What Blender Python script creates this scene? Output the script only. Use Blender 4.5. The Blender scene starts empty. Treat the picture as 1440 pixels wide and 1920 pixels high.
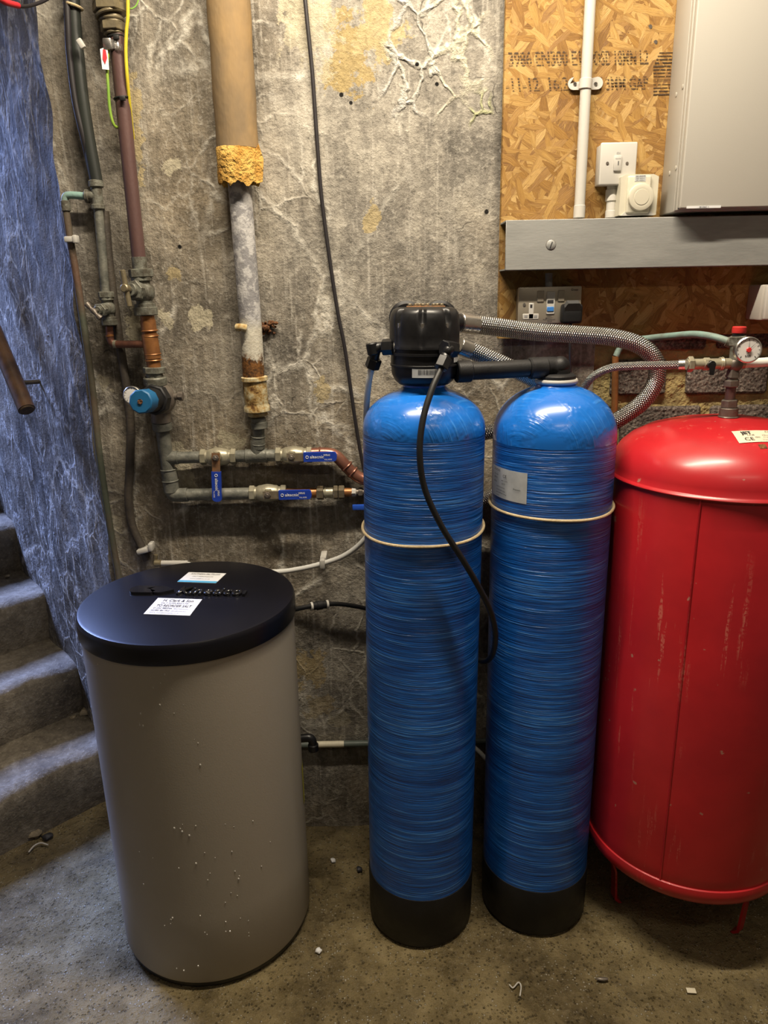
import bpy, bmesh, math, random
from mathutils import Vector, Matrix, noise as mnoise
random.seed(7)
SC = bpy.context.scene
COL = SC.collection

# ------------------------------------------------------------------ camera
F_PX = 1390.0
PITCH, ROLL, HC = math.radians(16.673), math.radians(1.1729), 1.54
cam_d = bpy.data.cameras.new('camera'); cam = bpy.data.objects.new('camera', cam_d); COL.objects.link(cam)
cam_d.sensor_fit = 'VERTICAL'; cam_d.sensor_height = 24.0; cam_d.lens = 24.0 * F_PX / 1920.0
cam_d.clip_start = 0.02
fwd = Vector((0, math.cos(PITCH), -math.sin(PITCH))); up0 = Vector((0, math.sin(PITCH), math.cos(PITCH))); rt0 = Vector((1, 0, 0))
upv = up0 * math.cos(ROLL) + rt0 * math.sin(ROLL); rtv = rt0 * math.cos(ROLL) - up0 * math.sin(ROLL)
cam.matrix_world = Matrix.Translation((0, 0, HC)) @ Matrix((rtv, upv, -fwd)).transposed().to_4x4()
SC.camera = cam

# ------------------------------------------------------------------ world, lights, exposure
wd = bpy.data.worlds.new('world'); SC.world = wd; wd.use_nodes = True
wd.node_tree.nodes['Background'].inputs[0].default_value = (0.42, 0.56, 1.0, 1)
wd.node_tree.nodes['Background'].inputs[1].default_value = 0.15
vs = SC.view_settings; vs.view_transform = 'Standard'; vs.look = 'None'; vs.gamma = 1; vs.use_curve_mapping = False
vs.exposure = 0.08
cy = SC.cycles; cy.max_bounces = 5; cy.diffuse_bounces = 4; cy.glossy_bounces = 2; cy.caustics_reflective = False; cy.caustics_refractive = False
LAMP_W, LAMP2_W, DAY_W = 54.0, 7.0, 370.0
def area(name, loc, target, sx, sy, power, color):
    l = bpy.data.lights.new(name, 'AREA'); l.shape = 'RECTANGLE'; l.size = sx; l.size_y = sy; l.energy = power; l.color = color
    o = bpy.data.objects.new(name, l); COL.objects.link(o); o.location = loc
    o.rotation_euler = (Vector(target) - Vector(loc)).to_track_quat('-Z', 'Y').to_euler()
    return o
# daylight falling in through the doorway at the head of the stairs
area('stairwell_daylight', (-2.75, 3.45, 3.05), (-1.0, 1.75, 0.6), 0.9, 0.8, DAY_W, (0.33, 0.46, 1.0))

# ------------------------------------------------------------------ measuring: a pixel of the photograph to a point at depth Y
def ray(px, py):
    return fwd + rtv * ((px - 720) / F_PX) - upv * ((py - 960) / F_PX)
def at(px, py, Y):
    d = ray(px, py); t = Y / d.y; return Vector((d.x * t, Y, HC + d.z * t))
def onz(px, py, z):
    d = ray(px, py); t = (z - HC) / d.z; return Vector((d.x * t, d.y * t, z))
def mpp(px, py, Y): return (at(px + 1, py, Y) - at(px, py, Y)).length
YW = 1.87                                   # plane of the rendered back wall
WA = math.radians(49.0)                     # the stair wall leaves the corner at this angle
CORNER = Vector((-0.738, YW, 0))
WDIR = Vector((-math.cos(WA), math.sin(WA), 0)); WNRM = Vector((-math.sin(WA), -math.cos(WA), 0))
def onstairwall(px, py, off=0.0):
    d = ray(px, py); t = (WNRM.dot(CORNER) + off) / (WNRM.x * d.x + WNRM.y * d.y)
    return Vector((d.x * t, d.y * t, HC + d.z * t))

# ------------------------------------------------------------------ materials
class NT:
    def __init__(s, name):
        s.m = bpy.data.materials.new(name); s.m.use_nodes = True; s.t = s.m.node_tree; s.t.nodes.clear()
        s.out = s.t.nodes.new('ShaderNodeOutputMaterial'); s.b = s.t.nodes.new('ShaderNodeBsdfPrincipled')
        s.t.links.new(s.b.outputs[0], s.out.inputs[0])
    def n(s, typ, ins=None, **kw):
        nd = s.t.nodes.new('ShaderNode' + typ)
        for k, v in kw.items(): setattr(nd, k, v)
        for k, v in (ins or {}).items(): s.put(nd.inputs[k], v)
        return nd
    def put(s, sock, v):
        if isinstance(v, bpy.types.NodeSocket): s.t.links.new(v, sock)
        elif isinstance(v, (tuple, list)) and sock.type == 'RGBA' and len(v) == 3: sock.default_value = (*v, 1)
        else: sock.default_value = v
    def pos(s): return s.n('NewGeometry').outputs['Position']
    def obj(s): return s.n('TexCoord').outputs['Object']
    def uv(s): return s.n('TexCoord').outputs['UV']
    def map(s, vec, scale=(1, 1, 1), rot=(0, 0, 0), loc=(0, 0, 0)):
        return s.n('Mapping', {'Vector': vec, 'Scale': scale, 'Rotation': rot, 'Location': loc}).outputs[0]
    def noise(s, vec, scale=5, detail=4, rough=.55, dist=0):
        return s.n('TexNoise', {'Vector': vec, 'Scale': scale, 'Detail': detail, 'Roughness': rough, 'Distortion': dist})
    def math(s, op, a, b=0.0, c=None):
        nd = s.n('Math', operation=op); s.put(nd.inputs[0], a); s.put(nd.inputs[1], b)
        if c is not None: s.put(nd.inputs[2], c)
        return nd.outputs[0]
    def rng(s, v, a, b, c=0.0, d=1.0, smooth=False):
        nd = s.n('MapRange', {'Value': v, 'From Min': a, 'From Max': b, 'To Min': c, 'To Max': d})
        if smooth: nd.interpolation_type = 'SMOOTHSTEP'
        return nd.outputs[0]
    def ramp(s, v, stops):
        nd = s.n('ValToRGB', {'Fac': v}); e = nd.color_ramp.elements
        while len(e) < len(stops): e.new(0.5)
        for el, (p, c) in zip(e, stops): el.position = p; el.color = (*c, 1)
        return nd.outputs[0]
    def mix(s, f, a, b, mode='MIX'):
        nd = s.n('Mix', data_type='RGBA', blend_type=mode); nd.clamp_factor = True
        s.put(nd.inputs[0], f); s.put(nd.inputs[6], a); s.put(nd.inputs[7], b); return nd.outputs[2]
    def bump(s, h, strength=.3, dist=.01, normal=None):
        ins = {'Height': h, 'Strength': strength, 'Distance': dist}
        if normal is not None: ins['Normal'] = normal
        return s.n('Bump', ins).outputs[0]
    def set(s, **kw):
        names = dict(col='Base Color', rough='Roughness', metal='Metallic', nrm='Normal', spec='Specular IOR Level', coat='Coat Weight', coatr='Coat Roughness', alpha='Alpha', trans='Transmission Weight', sss='Subsurface Weight', sheen='Sheen Weight', ior='IOR')
        for k, v in kw.items(): s.put(s.b.inputs[names[k]], v)
        return s.m
def simple(name, col, rough=.5, metal=0., col2=None, nscale=30, bumps=0., bscale=80, spec=.5, stretch=(1, 1, 1), contrast=(.35, .65), coat=0., bdist=.004):
    t = NT(name); p = t.map(t.pos(), stretch)
    nz = t.noise(p, nscale, 4, .6).outputs[0]
    c = t.mix(t.rng(nz, *contrast), col, col2 or tuple(x * .82 for x in col))
    kw = dict(col=c, rough=t.rng(nz, .3, .7, max(.02, rough - .08), min(1, rough + .08)), metal=metal, spec=spec, coat=coat)
    if bumps: kw['nrm'] = t.bump(t.noise(p, bscale, 2, .6).outputs[0], bumps, bdist)
    return t.set(**kw)

def wall_material(name, rot=0.0, blobs=(), tint=1.0, effl=1.0, cells=(), holes=(), drips=0.0):
    t = NT(name); P = t.pos()
    if rot: P = t.n('VectorRotate', {'Vector': P, 'Axis': (0, 0, 1), 'Angle': rot}, rotation_type='AXIS_ANGLE').outputs[0]
    warp = t.noise(P, 6, 4, .6)
    Pw = t.n('VectorMath', {0: P, 1: t.n('VectorMath', {0: t.n('VectorMath', {0: warp.outputs['Color'], 1: (.5, .5, .5)}, operation='SUBTRACT').outputs[0], 'Scale': .10}, operation='SCALE').outputs[0]}, operation='ADD').outputs[0]
    big = t.noise(P, 2.3, 5, .62, .3).outputs[0]
    mid = t.noise(Pw, 9, 6, .68).outputs[0]
    fine = t.noise(P, 95, 5, .7).outputs[0]
    st = t.noise(t.map(Pw, (26, 26, 1.6)), 1.0, 5, .65).outputs[0]
    st2 = t.noise(t.map(P, (75, 75, 3.5)), 1.0, 5, .65).outputs[0]
    v = t.math('ADD', t.math('MULTIPLY', big, .40), t.math('ADD', t.math('MULTIPLY', mid, .30), t.math('MULTIPLY', st, .30)))
    c = t.ramp(v, [(.36, (.070 * tint, .064 * tint, .056 * tint)), (.46, (.150 * tint, .138 * tint, .118 * tint)), (.53, (.235 * tint, .216 * tint, .182 * tint)), (.63, (.40 * tint, .37 * tint, .31 * tint))])
    c = t.mix(t.rng(t.noise(P, 1.4, 3, .5).outputs[0], .42, .66), c, t.mix(.75, c, (.80, .64, .40), 'MULTIPLY'))
    c = t.mix(t.rng(st2, .56, .72, 0, .55), c, (.48 * tint, .45 * tint, .39 * tint))
    c = t.mix(t.rng(fine, .52, .70, 0, .45), c, (.52 * tint, .49 * tint, .42 * tint))
    c = t.mix(t.rng(fine, .30, .44, .55, 0), c, (.035, .032, .028))
    # white salt bloom along cracks
    vo = t.n('TexVoronoi', {'Vector': t.map(Pw, (1, 1, .55)), 'Scale': 5.5}, feature='DISTANCE_TO_EDGE').outputs['Distance']
    vo2 = t.n('TexVoronoi', {'Vector': t.map(Pw, (1, 1, .8), loc=(3, 1, 2)), 'Scale': 11}, feature='DISTANCE_TO_EDGE').outputs['Distance']
    m1 = t.math('MULTIPLY', t.rng(vo, .004, .045, 1, 0), t.rng(t.noise(P, 3.2, 3, .5).outputs[0], .46, .60))
    m2 = t.math('MULTIPLY', t.rng(vo2, .004, .055, 1, 0), t.rng(t.noise(P, 2.1, 3, .5).outputs[0], .50, .62))
    bloom = t.math('MULTIPLY', t.math('MAXIMUM', m1, m2), t.rng(t.noise(P, 45, 4, .7).outputs[0], .35, .6))
    bloom = t.math('MULTIPLY', bloom, .85 * effl)
    c = t.mix(bloom, c, (.66, .63, .55))
    h = t.math('ADD', t.math('MULTIPLY', fine, .45), t.math('ADD', t.math('MULTIPLY', mid, .9), t.math('MULTIPLY', st2, .35)))
    h = t.math('ADD', h, t.math('MULTIPLY', t.math('MAXIMUM', m1, m2), .25))
    if drips:                                                       # limewash runs and old cobweb dust hanging in vertical threads
        w3 = t.n('VectorMath', {0: P, 1: t.n('VectorMath', {0: t.noise(t.map(P, (1, 1, .6)), 9, 4, .65).outputs['Color'], 'Scale': .13}, operation='SCALE').outputs[0]}, operation='ADD').outputs[0]
        d1 = t.n('TexVoronoi', {'Vector': t.map(w3, (1, 1, .22)), 'Scale': 9}, feature='DISTANCE_TO_EDGE').outputs['Distance']
        d2 = t.n('TexVoronoi', {'Vector': t.map(w3, (1, 1, .34), loc=(4, 2, 1)), 'Scale': 16}, feature='DISTANCE_TO_EDGE').outputs['Distance']
        g = t.rng(t.noise(P, 60, 4, .7).outputs[0], .34, .6)
        dm_ = t.math('MAXIMUM', t.math('MULTIPLY', t.rng(d1, .005, .06, 1, 0), t.rng(t.noise(P, 5, 3, .6).outputs[0], .42, .56)), t.math('MULTIPLY', t.rng(d2, .005, .07, 1, 0), t.rng(t.noise(P, 3.3, 3, .6).outputs[0], .46, .58)))
        dm_ = t.math('MULTIPLY', dm_, t.math('MULTIPLY', g, .8 * drips)); c = t.mix(dm_, c, (.70, .69, .66)); h = t.math('ADD', h, t.math('MULTIPLY', dm_, .8))
        rgh = t.noise(P, 28, 6, .7).outputs[0]; h = t.math('ADD', h, t.math('MULTIPLY', rgh, .9)); c = t.mix(t.rng(rgh, .34, .46, .65, 0), c, (.05, .047, .045))
    # fine dark cracks
    ck = t.n('TexVoronoi', {'Vector': t.map(Pw, (1, 1, .7), loc=(7, 3, 5)), 'Scale': 4.2}, feature='DISTANCE_TO_EDGE').outputs['Distance']
    ckm = t.math('MULTIPLY', t.rng(ck, .0, .007, 1, 0), t.rng(t.noise(P, 6, 3, .6).outputs[0], .57, .63))
    c = t.mix(t.math('MULTIPLY', ckm, .8), c, (.025, .022, .018))
    WOB = t.math('SUBTRACT', t.noise(P, 26, 5, .65).outputs[0], .5); WOBL = t.math('SUBTRACT', t.noise(P, 7, 4, .6).outputs[0], .5)
    def blobmask(cx, cz, rx, rz, wob, soft):
        d = t.n('VectorMath', {0: P, 1: (cx, 0, cz)}, operation='SUBTRACT').outputs[0]
        d = t.n('VectorMath', {0: d, 1: (1 / rx, 0, 1 / rz)}, operation='MULTIPLY').outputs[0]
        l = t.n('VectorMath', {0: d}, operation='LENGTH').outputs['Value']
        l = t.math('ADD', l, t.math('MULTIPLY', WOBL if wob[0] < 10 else WOB, wob[1]))
        return t.rng(l, 1 - soft, 1.0, 1, 0)
    for (cx, cz, rx, rz, col, amt) in blobs:                       # places where the skim coat has come away to the sandy backing
        m = blobmask(cx, cz, rx, rz, (26, 4.2), .16)
        c = t.mix(t.math('MULTIPLY', m, amt), c, t.mix(t.rng(fine, .35, .65), tuple(x * .72 for x in col), col))
    vc = t.n('TexVoronoi', {'Vector': t.map(Pw, (1, 1, .8), loc=(.3, 0, .55)), 'Scale': 15.0}, feature='DISTANCE_TO_EDGE').outputs['Distance'] if cells else None
    for (cx, cz, rx, rz, col, sc) in cells:                         # crusts of salt growing in loops
        m = blobmask(cx, cz, rx, rz, (7, 1.6), .35)
        lm = t.math('MULTIPLY', t.math('MULTIPLY', t.rng(vc, .012, .075, 1, 0), m), t.rng(fine, .3, .55, .4, 1))
        c = t.mix(lm, c, col); h = t.math('ADD', h, t.math('MULTIPLY', lm, .6))
    for (cx, cz, r) in holes:
        m = blobmask(cx, cz, r, r, (60, .8), .3)
        c = t.mix(m, c, (.008, .007, .006))
    return t.set(col=c, rough=t.rng(mid, .3, .7, .95, .7), spec=.25, nrm=t.bump(h, .75, .012))

def wz(px, py): q = at(px, py, YW); return q.x, q.z
SAND = (.46, .37, .20); CREAM = (.52, .47, .34); OCHRE = (.40, .30, .13)
def B(px, py, rpx, rpy, col, amt=.9):
    x, z = wz(px, py); k = mpp(px, py, YW); return (x, z, rpx * k, rpy * k, col, amt)
BLOBS = [B(650, 95, 42, 75, OCHRE), B(705, 45, 45, 50, SAND), B(590, 65, 48, 60, CREAM, .6), B(565, 20, 40, 32, CREAM), B(378, 600, 24, 22, CREAM), B(252, 605, 20, 32, CREAM), B(308, 595, 15, 20, CREAM),
         B(695, 408, 17, 24, SAND), B(428, 838, 30, 22, CREAM), B(345, 890, 20, 40, CREAM, .7), B(605, 735, 12, 26, SAND, .8), B(328, 515, 16, 14, SAND, .8),
         B(326, 312, 18, 14, CREAM, .8), B(575, 1255, 34, 36, OCHRE, .6), B(600, 1320, 30, 24, OCHRE, .4), B(640, 1348, 24, 14, CREAM, .5), B(330, 850, 22, 22, CREAM, .7), B(255, 230, 13, 90, SAND, .8), B(195, 720, 14, 20, CREAM, .5), B(210, 1000, 20, 60, CREAM, .45), B(185, 900, 12, 110, CREAM, .5)]
CELLS = [(*wz(820, 100), .13, .14, (.70, .66, .50), 9), (*wz(770, 40), .07, .08, (.62, .60, .56), 11), (*wz(905, 205), .035, .05, (.45, .46, .26), 14), (*wz(770, 165), .08, .10, (.62, .60, .55), 12)]
HOLES = [(*wz(640, 178), .006), (*wz(658, 193), .005), (*wz(819, 158), .0055), (*wz(337, 463), .006), (*wz(782, 121), .005), (*wz(912, 397), .006)]
M = {}
M['wall'] = wall_material('rendered_wall', 0, BLOBS, 1.18, 1.15, CELLS, HOLES)
M['stairwall'] = wall_material('stair_wall', -(math.pi - WA), (), .75, 1.5, drips=1.0)
M['plainwall'] = simple('painted_plaster', (.24, .22, .185), .9, col2=(.16, .145, .12), nscale=3, bumps=.3, bscale=20)
M['ceiling'] = simple('ceiling_board', (.40, .38, .34), .9, col2=(.32, .30, .27), nscale=4)

def floor_mat():
    t = NT('damp_concrete_floor'); P = t.pos()
    big = t.noise(P, 2.2, 7, .6, .4).outputs[0]; mid = t.noise(P, 11, 7, .65).outputs[0]; fine = t.noise(P, 150, 4, .7).outputs[0]; grit = t.noise(P, 60, 5, .7).outputs[0]
    c = t.ramp(t.math('ADD', t.math('MULTIPLY', big, .6), t.math('MULTIPLY', mid, .4)), [(.36, (.060, .045, .020)), (.46, (.15, .113, .050)), (.55, (.27, .21, .098)), (.66, (.41, .33, .17))])
    c = t.mix(t.rng(grit, .56, .70, 0, .6), c, (.36, .29, .16)); c = t.mix(t.rng(grit, .30, .42, .7, 0), c, (.03, .024, .015))
    c = t.mix(t.rng(fine, .64, .74, 0, .7), c, (.50, .46, .36))
    vg = t.n('TexVoronoi', {'Vector': P, 'Scale': 170.0}); rc = t.n('SeparateColor', {0: vg.outputs['Color']}).outputs[0]
    chip = t.math('MULTIPLY', t.math('GREATER_THAN', rc, .86), t.rng(vg.outputs['Distance'], .30, .45, 1, 0)); chip = t.math('MULTIPLY', chip, t.rng(mid, .40, .58))
    c = t.mix(t.math('MULTIPLY', chip, .85), c, (.62, .57, .45))
    pit = t.math('MULTIPLY', t.math('LESS_THAN', rc, .16), t.rng(vg.outputs['Distance'], .30, .5, 1, 0)); c = t.mix(t.math('MULTIPLY', pit, .35), c, (.02, .016, .011))
    dk = t.rng(t.noise(P, 3.6, 5, .6, .5).outputs[0], .56, .66, 0, .55); c = t.mix(dk, c, (.075, .060, .036))
    h = t.math('ADD', t.math('MULTIPLY', grit, 1.0), t.math('ADD', t.math('MULTIPLY', fine, .8), mid)); h = t.math('ADD', h, t.math('MULTIPLY', t.math('SUBTRACT', chip, pit), .5))
    bp = t.bump(h, 1.0, .011); t.put(t.b.inputs['Coat Normal'], bp)
    return t.set(col=c, rough=t.rng(mid, .35, .65, .26, .46), spec=.6, nrm=bp, coat=.5, coatr=.22)
M['floor'] = floor_mat()
def step_mat():
    t = NT('worn_concrete_steps'); P = t.pos()
    big = t.noise(P, 3.5, 7, .6, .4).outputs[0]; fine = t.noise(P, 110, 4, .7).outputs[0]; grit = t.noise(P, 38, 6, .7).outputs[0]
    c = t.ramp(t.math('ADD', t.math('MULTIPLY', big, .6), t.math('MULTIPLY', grit, .4)), [(.36, (.065, .054, .040)), (.50, (.150, .128, .094)), (.64, (.27, .24, .185))])
    c = t.mix(t.rng(fine, .58, .72, 0, .6), c, (.38, .35, .28)); c = t.mix(t.rng(fine, .3, .42, .5, 0), c, (.04, .035, .028))
    h = t.math('ADD', t.math('MULTIPLY', fine, .5), grit)
    return t.set(col=c, rough=.8, spec=.3, nrm=t.bump(h, .7, .010))
M['step'] = step_mat()
def block_mat():
    t = NT('cinder_block'); P = t.pos()
    g = t.n('TexVoronoi', {'Vector': P, 'Scale': 130}, feature='SMOOTH_F1').outputs['Distance']; g2 = t.noise(P, 160, 5, .7).outputs[0]; b = t.noise(P, 7, 4, .6).outputs[0]
    c = t.ramp(t.math('ADD', t.math('MULTIPLY', g2, .7), t.math('MULTIPLY', b, .3)), [(.36, (.05, .042, .038)), (.50, (.22, .18, .155)), (.64, (.48, .41, .34))])
    return t.set(col=c, rough=.9, spec=.2, nrm=t.bump(t.math('ADD', g2, t.math('MULTIPLY', g, -1.2)), 1.0, .012))
M['block'] = block_mat()
M['mortar'] = simple('yellow_mortar', (.46, .37, .16), .95, col2=(.25, .20, .095), nscale=26, bumps=.9, bscale=60, spec=.15, bdist=.01)

def osb_mat():
    t = NT('osb_strands'); P = t.n('SeparateXYZ', {0: t.pos()}); v = t.n('CombineXYZ', {0: P.outputs[0], 1: P.outputs[2], 2: 0.0}).outputs[0]
    w = t.noise(v, 14, 2, .5)
    v = t.n('VectorMath', {0: v, 1: t.n('VectorMath', {0: w.outputs['Color'], 'Scale': .018}, operation='SCALE').outputs[0]}, operation='ADD').outputs[0]
    lays = []; hs = []
    for i, ang in enumerate((.15, 1.25, -.75, 2.1, .6)):
        q = t.map(v, (1, 1, 1), (0, 0, ang), (i * 1.7, i * .9, 0)); q = t.map(q, (17, 72, 1))
        vo = t.n('TexVoronoi', {'Vector': q, 'Scale': 1.0, 'Randomness': 1.0})
        sep = t.n('SeparateColor', {0: vo.outputs['Color']})
        grain = t.noise(t.map(q, (.45, 6, 1)), 2, 5, .8).outputs[0]
        col = t.ramp(t.math('ADD', t.math('MULTIPLY', sep.outputs[0], .34), t.math('MULTIPLY', grain, .66)), [(.26, (.13, .058, .012)), (.40, (.30, .155, .036)), (.55, (.42, .245, .066)), (.72, (.52, .345, .13))])
        e = t.rng(vo.outputs['Distance'], .25, .75, 0, 1)
        lays.append((col, sep.outputs[1], e, grain))
    c, hgt, e0, g0 = lays[0][0], lays[0][1], lays[0][2], lays[0][3]
    dark = e0; gr = g0
    for col, pr, e, g in lays[1:]:
        sel = t.math('GREATER_THAN', pr, hgt)
        c = t.mix(sel, c, col)
        dark = t.math('ADD', t.math('MULTIPLY', dark, t.math('SUBTRACT', 1.0, sel)), t.math('MULTIPLY', e, sel))
        gr = t.math('ADD', t.math('MULTIPLY', gr, t.math('SUBTRACT', 1.0, sel)), t.math('MULTIPLY', g, sel))
        hgt = t.math('MAXIMUM', hgt, pr)
    c = t.mix(t.rng(gr, .36, .46, .6, 0), c, (.17, .08, .02))
    c = t.mix(t.rng(dark, .7, 1.0, 0, .35), c, (.16, .07, .018)); fb_ = t.noise(t.map(v, (30, 190, 1)), 1.0, 4, .7).outputs[0]; c = t.mix(t.rng(fb_, .60, .70, 0, .5), c, (.15, .065, .015))
    return t.set(col=c, rough=.55, spec=.35, nrm=t.bump(t.math('ADD', hgt, t.math('MULTIPLY', gr, .5)), .7, .004))
M['osb'] = osb_mat()

def wound_mat(name, dome=False):
    t = NT(name); O = t.obj(); s = t.n('SeparateXYZ', {0: O})
    ang = t.math('ARCTAN2', s.outputs[1], s.outputs[0])
    if not dome:
        zz = t.math('ADD', s.outputs[2], t.math('MULTIPLY', t.math('SINE', t.math('MULTIPLY', ang, 1.0)), .0035))
        v = t.n('CombineXYZ', {0: t.math('MULTIPLY', t.math('SINE', ang), .9), 1: t.math('MULTIPLY', t.math('COSINE', ang), .9), 2: t.math('MULTIPLY', zz, 1.0)}).outputs[0]
        a = t.noise(t.map(v, (.7, .7, 70)), 1.0, 3, .6).outputs[0]
        b = t.noise(t.map(v, (.9, .9, 300)), 1.0, 3, .6).outputs[0]
        ln = t.noise(t.map(v, (.8, .8, 480)), 1.0, 2, .5).outputs[0]
        c = t.ramp(t.math('ADD', t.math('MULTIPLY', a, .5), t.math('MULTIPLY', b, .5)), [(.34, (.003, .040, .20)), (.50, (.006, .092, .40)), (.64, (.016, .15, .56))])
        lm = t.math('MULTIPLY', t.rng(ln, .57, .64), t.rng(a, .42, .60, .1, 1))
        c = t.mix(t.math('MULTIPLY', lm, .6), c, (.14, .40, .88))
        h = t.math('ADD', t.math('MULTIPLY', b, .8), t.math('ADD', t.math('MULTIPLY', ln, .6), a))
        return t.set(col=c, rough=.30, spec=.5, nrm=t.bump(h, .8, .004), coat=.25, coatr=.15)
    r = t.math('SQRT', t.math('ADD', t.math('MULTIPLY', s.outputs[0], s.outputs[0]), t.math('MULTIPLY', s.outputs[1], s.outputs[1])))
    v = t.map(t.n('CombineXYZ', {0: s.outputs[0], 1: s.outputs[1], 2: t.math('MULTIPLY', s.outputs[2], .8)}).outputs[0], (1, 1, 1), (0, .35, .6))
    a = t.noise(t.map(v, (230, 9, 9)), 1.0, 3, .6).outputs[0]
    v2 = t.map(O, (1, 1, 1), (0, .35, -.75)); b = t.noise(t.map(v2, (260, 9, 9)), 1.0, 3, .6).outputs[0]
    sel = t.rng(t.noise(O, 7, 2, .5).outputs[0], .47, .53)
    h = t.math('ADD', t.math('MULTIPLY', a, sel), t.math('MULTIPLY', b, t.math('SUBTRACT', 1.0, sel)))
    pm = t.rng(t.noise(O, 16, 3, .6).outputs[0], .42, .6)
    c = t.mix(t.math('MULTIPLY', t.rng(h, .54, .66), t.math('MULTIPLY', pm, .4)), t.mix(t.noise(O, 6, 4, .6).outputs[0], (.006, .12, .50), (.014, .17, .62)), (.08, .34, .85))
    return t.set(col=c, rough=.26, spec=.55, nrm=t.bump(t.math('MULTIPLY', h, pm), .6, .004), coat=.35, coatr=.12)
M['wound'] = wound_mat('blue_wound_fibreglass'); M['wound_dome'] = wound_mat('blue_dome_fibreglass', True)

def red_mat():
    t = NT('red_painted_steel'); P = t.pos()
    nz = t.noise(P, 5, 4, .6).outputs[0]
    c = t.mix(t.rng(nz, .4, .65), (.50, .016, .022), (.40, .011, .017))
    sc = t.noise(t.map(P, (42, 42, 2.2)), 1.0, 6, .72).outputs[0]; msk = t.rng(t.noise(P, 3.3, 2, .5).outputs[0], .46, .56)
    fl = t.noise(P, 140, 3, .7).outputs[0]
    scm = t.math('MULTIPLY', t.math('MULTIPLY', t.rng(sc, .585, .63), msk), t.rng(fl, .44, .54))
    c = t.mix(t.math('MULTIPLY', scm, .7), c, (.60, .16, .12))
    chip = t.math('MULTIPLY', t.rng(t.noise(P, 30, 3, .6).outputs[0], .70, .73), .8); c = t.mix(chip, c, (.42, .22, .16))
    return t.set(col=c, rough=t.rng(nz, .3, .7, .30, .42), spec=.5, nrm=t.bump(t.math('ADD', t.noise(P, 9, 3, .5).outputs[0], t.math('MULTIPLY', scm, .3)), .08, .01), coat=.25, coatr=.2)
M['red'] = red_mat()
M['redcap'] = simple('red_plastic_cap', (.62, .035, .03), .4)
M['taupe'] = simple('taupe_moulded_plastic', (.365, .328, .272), .5, col2=(.35, .313, .258), nscale=4, bumps=.05, bscale=300, spec=.4)
M['black'] = simple('black_plastic', (.008, .008, .009), .36, col2=(.012, .012, .013), spec=.4)
M['blackm'] = simple('black_matt_plastic', (.009, .009, .010), .5, col2=(.013, .013, .014), bumps=.1, bscale=400, spec=.35)
t_ = NT('black_grained_lid'); M['lid'] = t_.set(col=(.006, .006, .009), rough=.30, spec=.35, nrm=t_.bump(t_.noise(t_.pos(), 700, 2, .5).outputs[0], .12, .0006))
M['gloss'] = simple('glossy_black_relief', (.012, .012, .014), .18, spec=.6)
M['rubber'] = simple('black_rubber', (.010, .010, .010), .5)
M['white'] = simple('white_plastic', (.52, .505, .465), .35, col2=(.49, .475, .435), nscale=6)
M['cream'] = simple('cream_plastic', (.58, .55, .44), .4, col2=(.55, .52, .42), nscale=6)
M['encl'] = simple('pale_grey_powder_coat', (.44, .42, .375), .45, col2=(.42, .40, .355), nscale=2.5, bumps=.06, bscale=500)
M['tube'] = simple('milky_tube', (.74, .74, .70), .35, col2=(.68, .68, .64), nscale=12)
M['paper'] = simple('white_paper', (.74, .75, .76), .5, col2=(.70, .71, .72), nscale=10)
M['creampaper'] = simple('cream_paper', (.78, .72, .55), .5)
M['paleblue'] = simple('pale_blue_print', (.10, .42, .66), .5)
M['ink'] = simple('dark_ink', (.025, .025, .03), .6)
M['redink'] = simple('red_ink', (.55, .02, .03), .6)
M['blueink'] = simple('blue_ink', (.03, .06, .3), .6)
M['greyink'] = simple('grey_ink', (.28, .28, .28), .6)
M['galv'] = simple('galvanised_steel', (.36, .365, .35), .48, .25, col2=(.27, .275, .265), nscale=7, stretch=(1, 1, 4), bumps=.06, bscale=60)
M['steel'] = simple('bright_steel', (.62, .60, .57), .28, .95, col2=(.5, .48, .45))
M['copper'] = simple('new_copper', (.38, .165, .055), .42, .5, col2=(.24, .10, .035), nscale=40)
M['copperold'] = simple('tarnished_copper', (.24, .105, .065), .45, .45, col2=(.13, .055, .04), nscale=28, bumps=.15, bscale=120)
M['coppershine'] = simple('polished_copper_bend', (.42, .19, .13), .30, .65, col2=(.24, .10, .07), nscale=26)
M['brownpipe'] = simple('purple_brown_pipe', (.125, .070, .062), .42, .15, col2=(.085, .045, .043), nscale=14, bumps=.12, bscale=150, stretch=(1, 1, .4))
M['greypipe'] = simple('dull_grey_copper_pipe', (.20, .198, .165), .55, .2, col2=(.085, .088, .075), nscale=34, bumps=.25, bscale=120)
M['darkpipe'] = simple('old_dark_pipe', (.090, .074, .056), .6, .1, col2=(.05, .042, .034), nscale=20, bumps=.3, bscale=120)
M['verdi'] = simple('verdigris_brass', (.20, .205, .17), .55, .25, col2=(.075, .066, .048), nscale=55, bumps=.3, bscale=160)
M['greenpipe'] = simple('green_verdigris_pipe', (.22, .36, .32), .6, .1, col2=(.16, .17, .145), nscale=14, bumps=.2, bscale=120)
M['brass'] = simple('dull_brass', (.27, .225, .135), .42, .5, col2=(.16, .135, .085), nscale=40, bumps=.15, bscale=140)
M['brassbright'] = simple('bright_nickel_brass', (.52, .46, .34), .25, .85, col2=(.36, .30, .2), nscale=50)
M['palebrass'] = simple('pale_nickelled_brass', (.44, .41, .30), .38, .45, col2=(.30, .275, .20), nscale=40, bumps=.1, bscale=140)
M['gunmetal'] = simple('gunmetal_fitting', (.19, .165, .135), .45, .4, col2=(.12, .10, .085), nscale=40, bumps=.15, bscale=150)
M['rust'] = simple('flaking_rust', (.22, .085, .022), .9, col2=(.06, .03, .018), nscale=60, bumps=1., bscale=110, bdist=.01)
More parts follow.
